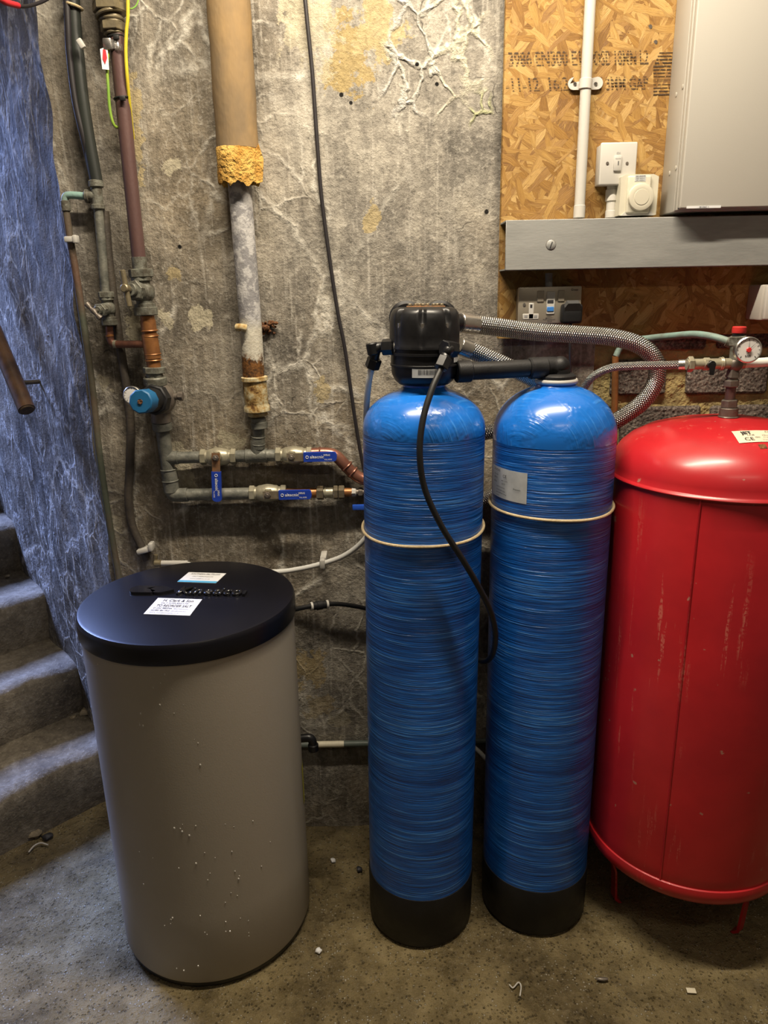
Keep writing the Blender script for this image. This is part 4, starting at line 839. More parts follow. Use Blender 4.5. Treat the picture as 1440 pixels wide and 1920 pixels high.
# grey pipe below it and the two horizontal runs
YP = 1.838
t = thing('grey_supply_pipe', 'dull grey pipe falling from the reducing valve with two level branches', 'pipe', A(322, 925, YP))
part('drop', MB().tube([A(304, 800, YP), A(312, 858, YP), A(321, 912, YP)], .0172, 22, 2), 'greypipe', t)
dr = MB().cyl(A(316, 880, YP), A(322, 922, YP), .0195, 22, bev=.001)
part('elbow', ringed(dr, A(316, 880, YP), A(322, 922, YP), .0195, (.0, .5)).tube([A(320, 908, YP), A(322, 920, YP), A(327, 927, YP), A(338, 928, YP), A(352, 927.5, YP)], .0178, 22, 6), 'greypipe', t)
part('tee_branch', MB().cyl(A(312, 859, YP), A(334, 858, YP), .0172, 22).cyl(A(326, 858.6, YP), A(378, 857, YP), .0150, 22), 'greypipe', t)
part('lower_run', MB().cyl(A(345, 927.6, YP), A(474, 925, YP), .0152, 22), 'greypipe', t)
part('middle_run', ringed(MB().cyl(A(440, 855.5, YP), A(524, 853.5, YP), .0152, 22).cyl(A(462, 855, YP), A(500, 854, YP), .0172, 22, bev=.001).cyl(A(483, 852, YP), A(481, 825, YP), .0160, 22), A(462, 855, YP), A(500, 854, YP), .0172, (0, 1)), 'greypipe', t)

def lever_grip(t, piv, d, L0, L1, w, mat_plate, txt=True):
    d = Vector(d).normalized(); n = Vector((0, -1, 0)); s = d.cross(n)
    y = n * .004
    part('lever_plate', MB().prism([(-.012, -.010), (L0 + .012, -w * .42), (L0 + .012, w * .42), (-.012, .010)], piv + n * .001, d, s, .0025 if d.cross(s).dot(n) > 0 else -.0025), mat_plate, t)
    pts = [(L0, -w / 2), (L1 - w * .3, -w / 2)] + [(L1 - w * .3 + w * .3 * math.cos(a), w / 2 * math.sin(a)) for a in [-math.pi / 2 + math.pi * k / 8 for k in range(9)]] + [(L0, w / 2)]
    g = part('grip', MB().prism(pts, piv - n * .002, d, s, .0085 if d.cross(s).dot(n) > 0 else -.0085), 'bluegrip', t)
    o = piv + n * .0068
    up = Vector((0, 0, 1)) if abs(d.x) > .5 else Vector((1, 0, 0))
    text('lettering', 'altecnic', g, 'paper', o + d * (L0 + .016) - up * w * .12, d, up, w * .46, (L1 - L0) * .42, .0003, .015)
    text('lettering', 'WRAS', g, 'paper', o + d * (L0 + (L1 - L0) * .60) + up * w * .10, d, up, w * .30, (L1 - L0) * .20, .0003, .015)
    text('lettering', 'FULL BORE', g, 'paper', o + d * (L0 + (L1 - L0) * .63) - up * w * .34, d, up, w * .20, (L1 - L0) * .22, .0003, .01)
    part('logo_mark', MB().torus(o + d * (L0 + .009), n, w * .14, w * .035, 14, 5), 'paper', g)
    part('pivot_bolt', MB().hexn(piv - n * .002, piv + n * .007, .0085, .001).cyl(piv + n * .006, piv + n * .012, .0048, 12, bev=.001), 'gunmetal', t)
def ballvalve(label, x0, x1, ya, xb, yb, mat='palebrass', ldir=None, L0=.02, L1=.09, plate='steelplate'):
    ax = lambda x: A(x, ya - (x - x0) * .018, YP)
    t = thing('ball_valve', label, 'valve', ax((x0 + x1) / 2), 'lever ball valves on the grey pipes'); k = (x1 - x0)
    part('nut', MB().hexn(ax(x0), ax(x0 + k * .15), .0205).cyl(ax(x0 + k * .13), ax(x0 + k * .2), .017, 18), mat, t)
    part('nut', MB().hexn(ax(x1 - k * .15), ax(x1), .0205).cyl(ax(x1 - k * .2), ax(x1 - k * .13), .017, 18), mat, t)
    part('body', MB().lathe([(.016, 0), (.0205, .006), (.0215, .014)] + [(.0215 + .0025 * math.sin(math.pi * q / 6), .014 + q * (((ax(x1) - ax(x0)).length * .62) - .028) / 6) for q in range(7)] + [(.0205, (ax(x1) - ax(x0)).length * .62 - .006), (.016, (ax(x1) - ax(x0)).length * .62)], ax(x0 + k * .19), ax(x1) - ax(x0), 12), mat, t)
    piv = A(xb, yb, YP - .030); part('stem', MB().cyl(piv + Vector((0, .022, 0)), piv - Vector((0, .001, 0)), .0115, 16).cyl(piv + Vector((0, .018, 0)), piv + Vector((0, .006, 0)), .014, 6), mat, t)
    lever_grip(t, piv, ldir, L0, L1, .0235, plate)
px_m = mpp(500, 890, YP)
ballvalve('ball valve on the upper grey pipe with its blue lever hanging straight down', 376, 443, 857, 405, 858, ldir=A(408, 940, YP) - A(405, 858, YP), L0=26 * px_m, L1=83 * px_m, plate='rustplate')
ballvalve('ball valve on the upper grey pipe with its blue lever lying level', 517, 585, 854, 547, 857, ldir=Vector((1, 0, 0)), L0=22 * px_m, L1=83 * px_m)
ballvalve('ball valve on the lower grey pipe with its blue lever lying level', 468, 537, 925, 502, 928, ldir=Vector((1, 0, 0)), L0=21 * px_m, L1=82 * px_m)
t = thing('copper_bend', 'reddish copper bend curving down from the upper ball valve behind the tank', 'pipe', A(690, 905, YP))
cb = [A(578, 851, YP), A(612, 850, YP), A(630, 855, YP), A(645, 870, YP), A(662, 887, YP), A(680, 898, YP), A(705, 903, YP)]
part('pipe', MB().tube(cb, .0150, 20), 'coppershine', t)
for (x, y, dx, dy) in ((650, 874, 1, 1.05), (661, 885, 1, .9), (600, 850.4, 1, 0)): part('solder_ring', MB().torus(A(x, y, YP), A(x + dx, y + dy, YP) - A(x, y, YP), .0158, .0022, 24, 6), 'coppershine', t)
t = thing('compression_fitting', 'shiny nickelled compression fittings at the end of the lower pipe', 'pipe fitting', A(625, 924, YP))
L = lambda x: A(x, 924 - (x - 600) * .018, YP)
part('copper_stub', MB().cyl(L(530), L(597), .0125, 18), 'copper', t)
for x0, x1 in ((594, 607), (625, 634), (635, 646)): part('nut', MB().hexn(L(x0), L(x1), .0185), 'brassbright', t)
part('fitting_body', MB().cyl(L(607), L(625), .0135, 20, bev=.001).torus(L(610), (1, 0, 0), .0135, .002, 20, 6), 'palebrass', t)
part('copper_stub', MB().cyl(L(646), L(660), .0115, 18), 'copper', t)
part('white_cap', MB().cyl(L(658), L(668), .0120, 8, bev=.002), 'white', t)
part('hose_tail', MB().cyl(L(668), L(720), .0085, 14).hexn(L(672), L(680), .012), 'gunmetal', t)
t = thing('hidden_valve_lever', 'end of a bright blue valve lever poking out beside the first blue tank', 'lever', A(690, 951, 1.81))
part('grip', MB().lo(A(661, 956, 1.815), A(700, 946, 1.809), .002), simple('bright_blue_lever', (.02, .09, .52), .4), t); part('pivot', MB().cyl(A(700, 951, 1.812), A(700, 951, 1.845), .008, 12), 'brass', t)

# lagged pipe
t = thing('lagged_pipe', 'grey pipe dropping out of tan canvas lagging with a frayed yellow end', 'pipe', A(484, 835, 1.838))
YL = 1.825
def fray(tt, z): return 1 + .03 * math.sin(3 * tt + 20 * z) + .02 * math.sin(7 * tt)
la, lb2 = A(406, -350, YL - .01), A(446, 282, YL - .006)
part('lagging', MB().lathe([(.040, 0), (.0465, .002)] + [(.0465 + .001 * math.sin(k * 2.1), .002 + k * ((lb2 - la).length - .004) / 12) for k in range(1, 12)] + [(.0470, (lb2 - la).length - .002), (.040, (lb2 - la).length)], la, lb2 - la, 40, lambda a, z: 1 + .012 * math.sin(2 * a + 5 * z)), 'lagging', t)
fa, fb = A(445, 276, YL - .006), A(449, 345, YL - .004); FL = (fb - fa).length
vs = []; fs = []; S = 48
ax = (fb - fa).normalized(); q = Vector((0, 0, 1)).rotation_difference(ax)
for ri, (r, h) in enumerate([(.0445, 0), (.0478, .004), (.0470, .03), (.0478, .06), (.0470, FL), (.036, FL - .004), (.030, FL - .03)]):
    for k in range(S):
        a_ = 2 * math.pi * k / S; hh = h + (.012 * mnoise.noise(Vector((math.cos(a_) * 3, math.sin(a_) * 3, 1))) + .006 * mnoise.noise(Vector((math.cos(a_) * 9, math.sin(a_) * 9, 4))) if ri >= 4 else 0)
        rr = r * (1 + .03 * mnoise.noise(Vector((math.cos(a_) * 4, math.sin(a_) * 4, h * 60))))
        vs.append(fa + q @ Vector((rr * math.cos(a_), rr * math.sin(a_), hh)))
for ri in range(6):
    for k in range(S): fs.append((ri * S + k, ri * S + (k + 1) % S, (ri + 1) * S + (k + 1) % S, (ri + 1) * S + k))
part('felt_end', MB().add(vs, fs), 'foam', t, sharp=1.5)
part('torn_flap', MB().prism([(0, 0), (.014, .004), (.019, .05), (.010, .082), (.003, .07), (-.002, .03)], A(481, 345, YL - .02), (1, .1, 0), (0, 0, 1), .005), 'foam', t)
part('pipe', MB().tube([A(448, 330, YL), A(459, 470, YL), A(470, 610, YL), A(476, 712, YL)], .0262, 28, 4), 'flaky', t)
part('pipe_boss', MB().tube([A(444, 614, YL - .024), A(453, 614, YL - .028), A(462, 616, YL - .026)], .009, 14, 3), 'crusty', t)
ca, cb_ = A(476.5, 705, YL), A(482.5, 772, 1.828)
CL = (cb_ - ca).length; part('coupling', MB().lathe([(.026, 0), (.0320, .002), (.0325, .010), (.0285, .013), (.0290, .017), (.0290, CL - .022), (.0285, CL - .019), (.0315, CL - .014), (.0318, CL - .003), (.027, CL)], ca, cb_ - ca, 32, lambda a, z: 1 + .02 * mnoise.noise(Vector((a * 2, z * 80, 0)))), 'crusty', t)
part('scalloped_ring', MB().lathe([(.018, 0), (.0235, .001), (.0245, .008), (.018, .012)], A(483, 772, 1.83), (.06, 0, -1), 36, lambda a, z: 1 + .05 * math.sin(8 * a)), 'crusty', t)
part('nut', MB().lathe([(.015, 0), (.0185, .001), (.0185, .010), (.0210, .012), (.0210, .026), (.015, .028)], A(484, 783, 1.832), (.06, 0, -1), 28), 'greypipe', t)
part('tail_pipe', ringed(MB().cyl(A(485, 800, 1.835), A(484, 842, 1.838), .0148, 22).cyl(A(484, 818, 1.836), A(484, 840, 1.838), .0168, 22), A(484, 818, 1.836), A(484, 832, 1.838), .0168, (0, 1)), 'greypipe', t)
rm = MB(); rr_ = random.Random(9)
for k in range(26):
    o = A(503 + rr_.uniform(-14, 14), 615 + rr_.uniform(-12, 12), 1.864 - rr_.uniform(0, .012)); rm.sphere(o, rr_.uniform(.003, .0065), 6, 4, (1, .8, rr_.uniform(.6, 1.2)))
solo('rusted_bracket_stub', rm.tube([A(500, 616, 1.87), A(500, 614, 1.845), A(486, 614, 1.84)], .006, 8), 'rust', 'lump of dark rust on the wall beside the lagged pipe', 'rusted bracket')

# earth clamp and wires
t = thing('earth_clamp', 'silver earthing clamp with a white and red tag on the riser', 'earth clamp', A(218, 95, 1.80))
part('strap', MB().lathe([(.0165, 0), (.0185, .001), (.0185, .018), (.0165, .019)], A(218, 97, 1.815), (-.1, 0, 1), 24), 'steel', t)
for k in range(6): part('strap_slot', MB().box(A(216 + k * 2.6, 88 + .2 * k, 1.7955 + abs(k - 2.2) * .001), (.0012, .0015, .012), 0), 'gunmetal', t)
part('screw_block', MB().box(A(203, 84, 1.80), (.018, .018, .022), .002), 'steel', t)
tg = part('warning_tag', MB().prism([(0, 0), (.014, -.001), (.0155, .037), (.010, .041), (0, .038)], A(192, 130, 1.792), (1, .15, 0), (0, 0, 1), .0012), 'paper', t)
part('red_mark', MB().prism([(0, .010), (.004, 0), (.0095, .012), (.0085, .026), (.003, .028)], A(193.5, 120, 1.7905), (1, .15, 0), (0, 0, 1), .0006), 'redink', tg)
solo('earth_wire', MB().tube([A(203, 92, 1.80), A(201, 128, 1.80), A(203, 165, 1.80), A(206, 205, 1.802), A(213, 233, 1.806), A(224, 240, 1.82), A(236, 239, 1.845)], .0032, 8), 'greenwire', 'green and yellow earth wire looping down from the silver clamp', 'wire')
solo('earth_wire', MB().tube([A(225, -300, 1.80), A(237, -80, 1.80), A(240, 20, 1.80), A(237, 60, 1.80), A(236, 100, 1.80), A(239, 150, 1.802), A(244, 205, 1.82), A(250, 260, 1.85)], .0036, 8), 'yellowwire', 'straight yellow earth wire running up beside the brass unions', 'wire')
solo('thin_wire', MB().tube([A(265, -30, 1.84), A(258, 5, 1.83), A(248, 16, 1.82), A(238, 14, 1.81)], .0016, 6), 'greenwire', 'thin dark green wire curling in beside the brass unions', 'wire')
t = thing('taped_cable', 'dark cable with red tape sagging across the top left corner', 'cable', A(40, 12, 1.70))
cp = [A(-40, -14, 1.55), A(-5, -4, 1.60), A(18, 7, 1.65), A(40, 12, 1.70), A(62, 9, 1.75), A(90, -3, 1.80), A(120, -30, 1.83)]
part('cable', MB().tube(cp, .0036, 10), 'cable', t); part('red_tape', MB().tube([cp[0] , cp[1], A(10, 4, 1.63), A(34, 10.5, 1.685)], .0055, 10), 'redink', t)
solo('wall_cable', MB().tube([A(545, -330, 1.855), A(563, -100, 1.855), A(575, 30, 1.855), A(585, 130, 1.857), A(590, 200, 1.858), A(597, 300, 1.859), A(604, 380, 1.859), A(620, 500, 1.859), A(634, 590, 1.858), A(646, 650, 1.857), A(659, 740, 1.856), A(671, 820, 1.855), A(682, 878, 1.853), A(692, 920, 1.85)], .0046, 10), 'cable', 'thin black cable running down the bare middle of the wall', 'cable')
t = thing('low_pipe', 'thin whitish pipe running low along the wall behind the tanks', 'pipe', A(600, 1397, 1.858))
part('pipe', MB().cyl(A(540, 1397, 1.858), A(1010, 1388, 1.858), .0092, 16), simple('paint_flecked_pipe', (.13, .16, .14), .5, col2=(.10, .12, .10), nscale=8), t); part('paint', MB().cyl(A(592, 1396, 1.858), A(645, 1395, 1.858), .0095, 16), 'creampaper', t)
t = thing('spare_tube', 'short end of pale tube lying in the gap between the blue tanks', 'tube', A(905, 1420, 1.72)); part('tube', MB().tube([A(880, 1395, 1.74), A(897, 1408, 1.73), A(912, 1424, 1.72)], .006, 10), 'tube', t)

# ================================================================== right side of the wall
OY = 1.835
t = thing('osb_board', 'orange oriented strand board fixed to the wall behind the switchgear', 'board', (.9, 1.85, 1.421))
part('sheet', MB().lo((.2835, OY, 1.421), (1.695, OY + .018, 2.798), .0012, 1), 'osb', t)
for x in (.31, .95, 1.55): part('batten', MB().lo((x, OY + .018, 1.424), (x + .05, 1.858, 2.79)), 'osb', t)
def osbt(s, x0, x1, y, h): text('stamped_lettering', s, t, 'stamp', A(x0, y, OY - .0006), (1, 0, 0), (0, 0, 1), h, (A(x1, y, OY) - A(x0, y, OY)).x, .0002, .02, -.22)
osbt('3986 EN300 E1', 952, 1090, 124, .040); osbt('OSB 18MM L2', 1112, 1216, 122, .038)
osbt('-11-12  16:24', 948, 1078, 171, .036); osbt('/ 3MM GAP', 1125, 1214, 169, .036)
sm_ = MB()
for k in range(13):
    y = 100 + k * 6.6; x0 = 1236 - 11 * min(1, k / 4); sm_.prism([(0, 0), (.038, 0), (.038, .0034), (0, .0034)], A(x0, y, OY - .0006), (1, 0, 0), (0, 0, 1), .0003)
part('ink_smudge', sm_, 'stamp', t)
for (x, y) in ((1229, 79), (1219, 50)): part('screw', MB().cyl(A(x, y, OY - .001), A(x, y, OY + .004), .0042, 12), 'gunmetal', t)

t = thing('conduit', 'white round conduit running up the strand board to a two-screw saddle', 'conduit', A(1085, 408, 1.818))
ct, cbm = A(1124, -330, 1.818), A(1085.5, 409, 1.818)
part('tube', MB().cyl(ct, cbm, .0118, 24), 'white', t); part('end_socket', MB().cyl(A(1087, 385, 1.818), cbm, .0130, 24, bev=.001), 'white', t)
sa = A(1097, 157, OY - .004); sd = part('saddle', MB().prism([(-.034, 0)] + [(-.026 + .0125 * math.cos(a_) - .008 * 0, .0125 * math.sin(a_)) for a_ in [math.pi / 2 + math.pi * k / 8 for k in range(9)]] + [(.026 + .0125 * math.cos(a_), .0125 * math.sin(a_)) for a_ in [-math.pi / 2 + math.pi * k / 8 for k in range(9)]], sa, (1, 0, 0), (0, 0, 1), -.0035 if Vector((1, 0, 0)).cross(Vector((0, 0, 1))).y > 0 else .0035).cyl(A(1099, 148, 1.818), A(1097, 168, 1.818), .0142, 24, bev=.001), 'white', t)
for x in (1078, 1117): part('screw', MB().cyl(A(x, 157, OY - .010), A(x, 157, OY - .003), .0040, 12, bev=.0008), 'steel', sd)

t = thing('steel_channel', 'long galvanised steel channel fixed across the strand board', 'steel channel', (.98, 1.81, 1.577))
CZ0, CZ1, CY = A(945, 507, 1.755).z, A(945, 413, 1.755).z, 1.755
part('web', MB().lo((.2835, CY, CZ0), (1.69, CY + .003, CZ1), .001, 1), 'galv', t)
part('flange', MB().lo((.2835, CY + .003, CZ1 - .003), (1.69, OY, CZ1)), 'galv', t); part('flange', MB().lo((.2835, CY + .003, CZ0), (1.69, OY, CZ0 + .003)), 'galv', t)
q = A(1033, 459, CY); sc = part('screw', MB().lathe([(.0105, 0), (.0105, .001), (.0075, .0025), (1e-5, .003)], (q.x, CY, q.z), (0, -1, 0), 24), 'galv', t); part('screw_slot', MB().box((q.x, CY - .0028, q.z), (.0018, .0012, .013), 0, Matrix.Rotation(.35, 3, 'Y')), 'ink', sc)
part('screw_ring', MB().torus((q.x, CY, q.z), (0, 1, 0), .0105, .0009, 28, 6), 'gunmetal', sc)

t = thing('isolator_switch', 'white square switch box with a narrow rocker above the channel', 'switch', A(1158, 348, 1.80))
f0, f1 = A(1122, 348, 1.793), A(1196, 266, 1.793)
part('back_box', MB().lo((f0.x + .002, 1.799, f0.z + .002), (f1.x - .002, OY, f1.z - .002), .003), 'white', t)
fp = part('face_plate', MB().lo((f0.x, 1.790, f0.z), (f1.x, 1.799, f1.z), .0035, 3), 'white', t)
q = A(1158, 306, 1.788); part('rocker', MB().box((q.x, 1.789, q.z), (.0165, .006, .031), .0015), 'white', fp)
part('rocker_mark', MB().box((q.x + .001, 1.7857, q.z), (.0016, .0006, .008)), 'ink', fp)
text('lettering', 'ISOLATOR', fp, 'greyink', Vector((q.x - .006, 1.7857, q.z + .008)), (1, 0, 0), (0, 0, 1), .0035, .012, .0003, .01); text('lettering', 'CH', fp, 'greyink', Vector((q.x - .003, 1.7893, q.z + .019)), (1, 0, 0), (0, 0, 1), .006, .008, .0003, .01)
for x in (1139, 1176): w_ = A(x, 306, 1.789); part('screw', MB().cyl((w_.x, 1.7888, w_.z), (w_.x, 1.7905, w_.z), .0032, 12), 'gunmetal', fp)
t = thing('short_conduit', 'short white conduit stub dropping from the switch box into the channel', 'conduit', A(1146, 406, 1.815))
part('tube', MB().cyl(A(1148, 345, 1.815), A(1145, 409, 1.815), .0112, 22), 'white', t); part('coupler', MB().cyl(A(1147, 355, 1.815), A(1146, 378, 1.815), .0132, 22, bev=.0015).cyl(A(1146, 395, 1.815), A(1145, 409, 1.815), .0130, 22, bev=.001), 'white', t)
t = thing('alarm_sounder', 'cream square alarm sounder with a round front, overlapping the switch box', 'sounder', A(1198, 405, 1.79))
g0, g1 = A(1160, 404, 1.775), A(1236, 326, 1.775); cx, cz = (g0.x + g1.x) / 2, (g0.z + g1.z) / 2; W2, H2 = (g1.x - g0.x) / 2, (g1.z - g0.z) / 2
oct_ = [(-W2, -H2), (W2, -H2), (W2, H2 * .88), (W2 * .72, H2), (-W2 * .72, H2), (-W2, H2 * .88)]
part('case', MB().prism([(x, y) for x, y in oct_], (cx, 1.775, cz), (1, 0, 0), (0, 0, 1), -.052 if Vector((1, 0, 0)).cross(Vector((0, 0, 1))).y < 0 else .052), 'cream', t)
part('centre_panel', MB().box((cx - .002, 1.773, cz), (W2 * 1.25, .010, H2 * 2 - .006), .004, None, 3), 'cream', t)
part('base_slope', MB().prism([(-W2 * .92, 0), (W2 * .92, 0), (W2 * .55, .012), (-W2 * .55, .012)], (cx, 1.7775, g0.z - .001), (1, 0, 0), (0, 0, 1), .006), 'white', t)
part('sounder_disc', MB().lathe([(.0285, 0), (.0285, .004), (.0270, .0075), (.021, .009), (.0165, .0085), (.0160, .0095), (1e-5, .0098)], (cx + .002, 1.769, cz - .006), (0, -1, 0), 40), 'cream', t)
q = A(1201, 334, 1.767); lb3 = part('printed_label', MB().box((q.x, 1.7678, q.z), (.024, .0006, .013)), 'label', t)
for k in range(3): text('lettering', 'TEST WEEKLY' if k else 'ALARM', lb3, 'ink', Vector((q.x - .010, 1.7672, q.z + .003 - k * .004)), (1, 0, 0), (0, 0, 1), .0032, .020, .0002, .0)

t = thing('enclosure', 'large pale grey steel enclosure above the channel at the right', 'enclosure', (1.0, 1.77, 1.692))
part('body', MB().lo((.650, 1.748, 1.692), (1.36, OY, 2.60), .003), 'encl', t)
part('rim', MB().lo((.6515, 1.737, 1.694), (1.3585, 1.749, 2.597), .002), 'encl', t)
dr = part('door', MB().lo((.6535, 1.722, 1.696), (1.3565, 1.738, 2.595), .003, 3), 'encl', t)
sl = part('name_strip', MB().lo(A(1287, 391, 1.7215), A(1352, 385, 1.7208)), 'paper', dr); text('lettering', '08 EWC 1', sl, 'ink', A(1311, 390, 1.7204), (1, 0, 0), (0, 0, 1), .0050, .020, .0002, .01)
for (x, y, Yh) in ((1253, 325, 1.79), (1268, 315, 1.755), (1256, 178, 1.79), (1270, 163, 1.755)):
    q = A(x, y, Yh); part('side_dimple', MB().lathe([(.0045, 0), (.0052, .0008), (.0040, .0016), (1e-5, .0014)], (.6502, Yh, q.z), (-1, 0, 0), 14), 'encl', t)
part('door_hole', MB().cyl(A(1272, 391, 1.7215), A(1272, 391, 1.7205), .0016, 8), 'ink', dr)

t = thing('double_socket', 'brushed metal double socket with a blue test button under the channel', 'socket', A(1030, 608, 1.80))
s0, s1 = A(970, 608, 1.792), A(1091, 536, 1.792)
part('back_box', MB().lo((s0.x + .003, 1.797, s0.z + .003), (s1.x - .003, OY, s1.z - .003), .003), 'satin', t)
fp = part('face_plate', MB().lo((s0.x, 1.789, s0.z), (s1.x, 1.797, s1.z), .003, 2), 'satin', t)
def fb(x0, y0, x1, y1, mat, name, th=.002, dy=0.0, bev=.0008): return part(name, MB().lo(A(x0, y1, 1.789 - th - dy), A(x1, y0, 1.789 + .0005 - dy), bev, 1), mat, fp)
fb(1007, 545, 1020, 566, 'satin', 'rocker'); fb(1046, 544, 1059, 565, 'satin', 'rocker'); fb(1024, 546, 1041, 589, 'white', 'test_panel')
fb(1026, 562, 1038, 569, 'ink', 'indicator_window', .0026); fb(1025.5, 575, 1038, 584, 'bluebtn', 'test_button', .0036)
fb(991, 568, 1001, 598, 'white', 'socket_insert', .001); fb(980, 588, 1010, 599, 'white', 'socket_insert', .001)
for (x0, y0, x1, y1) in ((994, 571, 998, 577), (983, 591, 989, 595.5), (1001, 591, 1007, 595.5)): fb(x0, y0, x1, y1, 'greyink' if y0 > 580 else 'ink', 'pin_slot', .0014, 0, 0)
q = A(983, 571, 1.789); part('screw', MB().cyl((q.x, 1.7875, q.z), (q.x, 1.7895, q.z), .0034, 12), 'steel', fp)
for s, x, y, sz, w in (('Green', 1071, 545, .007, .016), ('TEST', 1025, 594, .004, .012), ('MONTHLY', 1023, 597.5, .004, .016), ('RCD protected', 1018, 600.5, .004, .028), ('30mA', 1026, 603.5, .004, .011)): text('lettering', s, fp, 'ink', A(x, y, 1.7886), (1, 0, 0), (0, 0, 1), sz, w, .0002, .01)
t = thing('power_plug', 'black power plug pushed into the metal double socket', 'plug', A(1070, 606, 1.765))
part('plug_body', MB().box(A(1071, 588, 1.772), (.046, .034, .044), .007, None, 3), 'blackm', t)
part('sloped_top', MB().prism([(-.017, -.008), (.017, -.008), (.0195, .004), (.013, .014), (-.013, .014), (-.0195, .004)], A(1072, 574, 1.768), (1, 0, 0), (0, -.45, 1), .016), simple('grey_black_plug', (.06, .06, .06), .5), t)
part('flex', MB().tube([A(1070, 603, 1.772), A(1069, 640, 1.76), A(1069, 690, 1.77), A(1072, 760, 1.79)], .0036, 8), 'cable', t)
solo('flex_stub', MB().cyl(A(1029, 512, 1.815), A(1029, 540, 1.815), .0085, 14), 'greyink', 'short grey cable entry between the channel and the double socket', 'cable')

t = thing('grey_box', 'grey plastic box fixed to the board at the far right edge', 'junction box', A(1450, 600, 1.80))
b0_, b1_ = A(1425, 601, 1.76), A(1425, 534, 1.76)
part('case', MB().lo((b0_.x, 1.765, b0_.z), (b0_.x + .12, OY, b1_.z), .004), 'encl', t); part('cover', MB().lo((b0_.x + .004, 1.752, b0_.z + .002), (b0_.x + .116, 1.765, b1_.z - .003), .004), 'white', t)

# pipes behind the hoses and the vessel's valve group
t = thing('copper_upright', 'bright copper pipe standing on the blockwork behind the braided loop', 'pipe', A(1152, 790, 1.84)); part('pipe', MB().cyl(A(1154, 668, 1.845), A(1151, 860, 1.845), .0082, 16), 'copper', t)
t = thing('verdigris_pipe', 'green corroded pipe running from the red-capped valve behind the hoses', 'pipe', A(1155, 665, 1.84))
part('pipe', MB().tube([A(1366, 640, 1.60), A(1335, 631, 1.63), A(1300, 627, 1.68), A(1260, 630, 1.74), A(1220, 634, 1.80), A(1180, 640, 1.838), A(1163, 652, 1.845), A(1155, 668, 1.845)], .0078, 14), 'greenpipe', t)
YV = 1.586
t = thing('vessel_valve', 'nickelled valve group with a red cap standing on the red vessel', 'valve', A(1366, 783, YV))
part('socket', MB().cyl(A(1365, 785, YV), A(1367, 764, YV), .0190, 24, bev=.0015).torus(A(1365.5, 781, YV), (0, 0, 1), .019, .0022, 28, 6), 'gunmetal', t)
part('nut', MB().hexn(A(1367, 764, YV), A(1368, 749, YV), .0175), 'gunmetal', t)
part('nipple', MB().cyl(A(1368, 750, YV), A(1371, 722, YV), .0105, 20), 'brownpipe', t)
part('nut', MB().hexn(A(1371, 725, YV), A(1372, 712, YV), .0160).cyl(A(1372, 714, YV), A(1373, 705, YV), .0115, 18), 'gunmetal', t)
part('elbow_body', MB().cyl(A(1373, 707, YV), A(1376, 686, YV), .0155, 6, r2=.0110).sphere(A(1378, 683, YV), .0165, 16, 10), 'gunmetal', t)
hb = lambda x: A(x, 683 - (x - 1290) * .02, YV)
part('tee_body', MB().cyl(hb(1296), hb(1395), .0112, 20).hexn(hb(1289), hb(1299), .0165).cyl(hb(1287), hb(1291), .011, 16).torus(hb(1354), (1, 0, 0), .0118, .0025, 20, 6).torus(hb(1350), (1, .1, 0), .0118, .0020, 20, 6).cyl(hb(1318), hb(1330), .0132, 8, bev=.001), 'palebrass', t)
q = A(1334, 684, YV - .016); part('butterfly_lever', MB().cyl(q + Vector((0, .012, 0)), q - Vector((0, .004, 0)), .0085, 16, bev=.001).prism([(-.006, .004), (-.0045, -.020), (.004, -.021), (.006, .004)], q - Vector((0, .004, 0)), (1, 0, 0), (0, 0, 1), .004), 'black', t)
part('relief_body', MB().cyl(A(1380, 685, YV), A(1383, 648, YV), .0145, 22).hexn(A(1383, 648, YV), A(1384, 630, YV), .0180).cyl(A(1372, 644, YV + .008), A(1362, 640, YV + .012), .0105, 16), 'verdi', t)
part('black_ring', MB().cyl(A(1384, 631, YV), A(1385, 625, YV), .0120, 20), 'black', t)
part('red_cap', MB().lathe([(.010, 0), (.0135, .0005), (.0142, .003), (.0138, .0125), (.012, .014), (1e-5, .0142)], A(1385, 625, YV), (.02, 0, 1), 28, lambda a, z: 1 + .02 * math.sin(14 * a)), 'redcap', t)
g, e1, e2, f = gauge(t, A(1403, 656, 1.545), .0255, (-.12, -1, .06), needles=((math.radians(88), 'ink', .85), (math.radians(45), 'ink', .85)))
gc = A(1403, 656, 1.545); part('red_hub', MB().cyl(gc + f * .003, gc + f * .0055, .0052, 18, bev=.001), 'redcap', g)
text('lettering', 'BAR', g, 'ink', gc + f * .0022 - e1 * .006 - e2 * .014, e1, e2, .0055, .011, .0002, .01)
part('gauge_stem', MB().cyl(gc + Vector((0, .014, 0)), A(1388, 662, YV), .0065, 12), 'palebrass', t)
part('outlet_pipe', MB().tube([A(1392, 681, YV), A(1420, 680, YV), A(1460, 679, YV), A(1540, 690, YV)], .0098, 16, 4), 'tube', t)

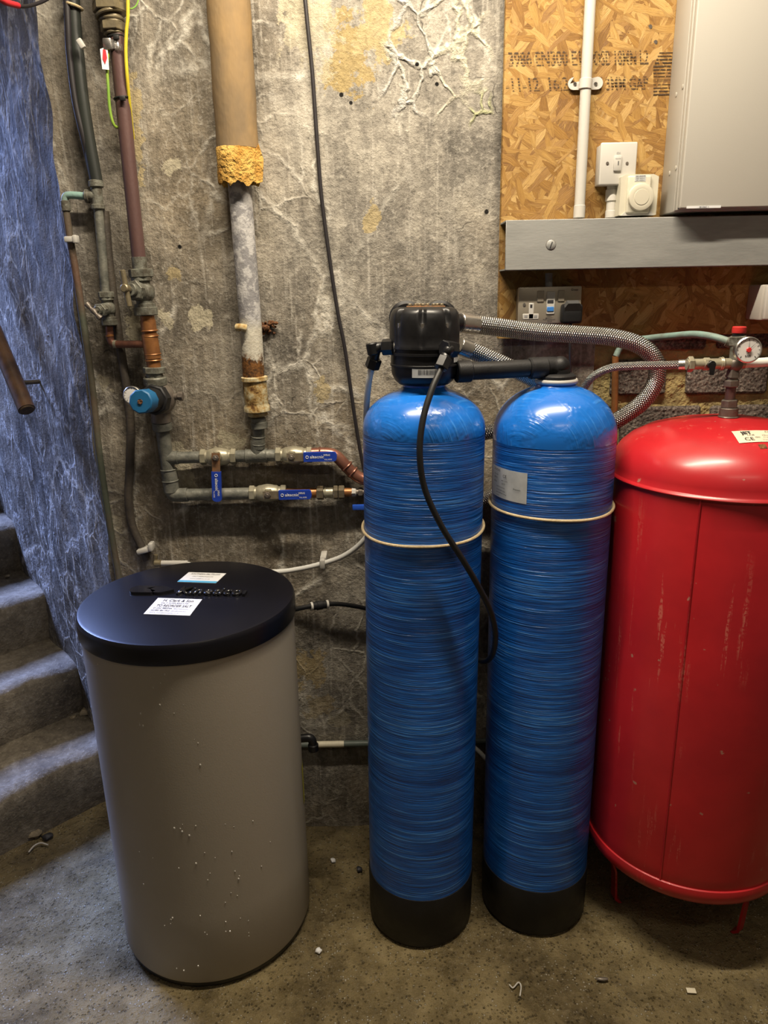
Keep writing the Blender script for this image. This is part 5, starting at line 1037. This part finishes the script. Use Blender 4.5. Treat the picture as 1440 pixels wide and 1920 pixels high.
# ================================================================== scraps on the floor and steps
def pebble(name, p, r, mat, label, cat, group=None, sq=(1, 1, .6)):
    mb = MB().sphere((0, 0, 0), r, 9, 6, sq); sd_ = random.random() * 50
    mb.v = [v * (1 + .45 * mnoise.noise(v * (1.3 / r) + Vector((sd_, 0, 0)))) for v in mb.v]; zmin = min(v.z for v in mb.v)
    mb.v = [v + Vector((p[0], p[1], p[2] - zmin)) for v in mb.v]; return solo(name, mb, mat, label, cat, group)
zs = lambda px, py, z: onz(px, py, z)
for x, y, z, r, lab in [(160, 1340, .197, .018, 'largest crumbled mortar lump, in the back corner of the lowest step'), (138, 1348, .197, .011, 'small crumbled mortar lump left of the largest one on the lowest step'), (108, 1198, .388, .012, 'crumbled mortar lump in the back corner of the second step'), (15, 1083, .578, .009, 'small pale mortar lump on the third step near the left edge')]:
    p = zs(x, y, z); pebble('mortar_lump', (p.x, p.y, z), r, 'rubble', lab, 'rubble', 'mortar lumps on the steps')
p = zs(598, 1783, 0); pebble('white_chip', (p.x, p.y, -.003), .008, 'paper', 'small white chip on the floor between the salt tank and the first blue tank', 'chip')
p = zs(625, 1614, 0); pebble('stone_chip', (p.x, p.y, -.003), .008, 'paper', 'pale stone chip on the floor close to the back wall', 'chip')
p = zs(674, 1631, 0); pebble('dark_chip', (p.x, p.y, -.003), .009, 'ink', 'dark chip on the floor beside the first blue tank', 'chip')
p = zs(90, 1571, 0); pebble('dark_clod', (p.x, p.y, -.003), .014, 'ink', 'dark clod at the foot of the lowest step', 'clod')
p = zs(83, 1562, 0); pebble('grey_clod', (p.x - .02, p.y - .01, -.003), .020, 'rubble', 'grey crumbled clod at the foot of the lowest step', 'clod')
p = zs(72, 1594, .0); solo('cable_tie', MB().tube([p + Vector((-.024, -.010, .002)), p + Vector((-.016, .012, .006)), p + Vector((.0, .020, .008)), p + Vector((.022, .016, .004))], .0022, 6), 'white', 'curled white cable tie on the floor by the lowest step', 'cable tie')
p = zs(1296, 1858, 0); solo('paper_scrap', MB().box((p.x, p.y, .001), (.020, .013, .0012), 0, Matrix.Rotation(-.1, 3, 'Z')), 'creampaper', 'small pale paper scrap on the floor in front of the red vessel', 'paper scrap')
solo('string_scrap', MB().tube([zs(955, 1846, .002), zs(962, 1852, .003), zs(972, 1842, .003), zs(977, 1850, .004), zs(975, 1868, .002)], .0016, 6), 'white', 'white bent thread on the floor in front of the blue tanks', 'thread')
pm = zs(1130, 1837, 0); pebble('metal_scrap', (pm.x, pm.y, -.003), .010, 'gunmetal', 'dark metal scrap on the floor in front of the second blue tank', 'scrap', sq=(1.6, .5, .4))
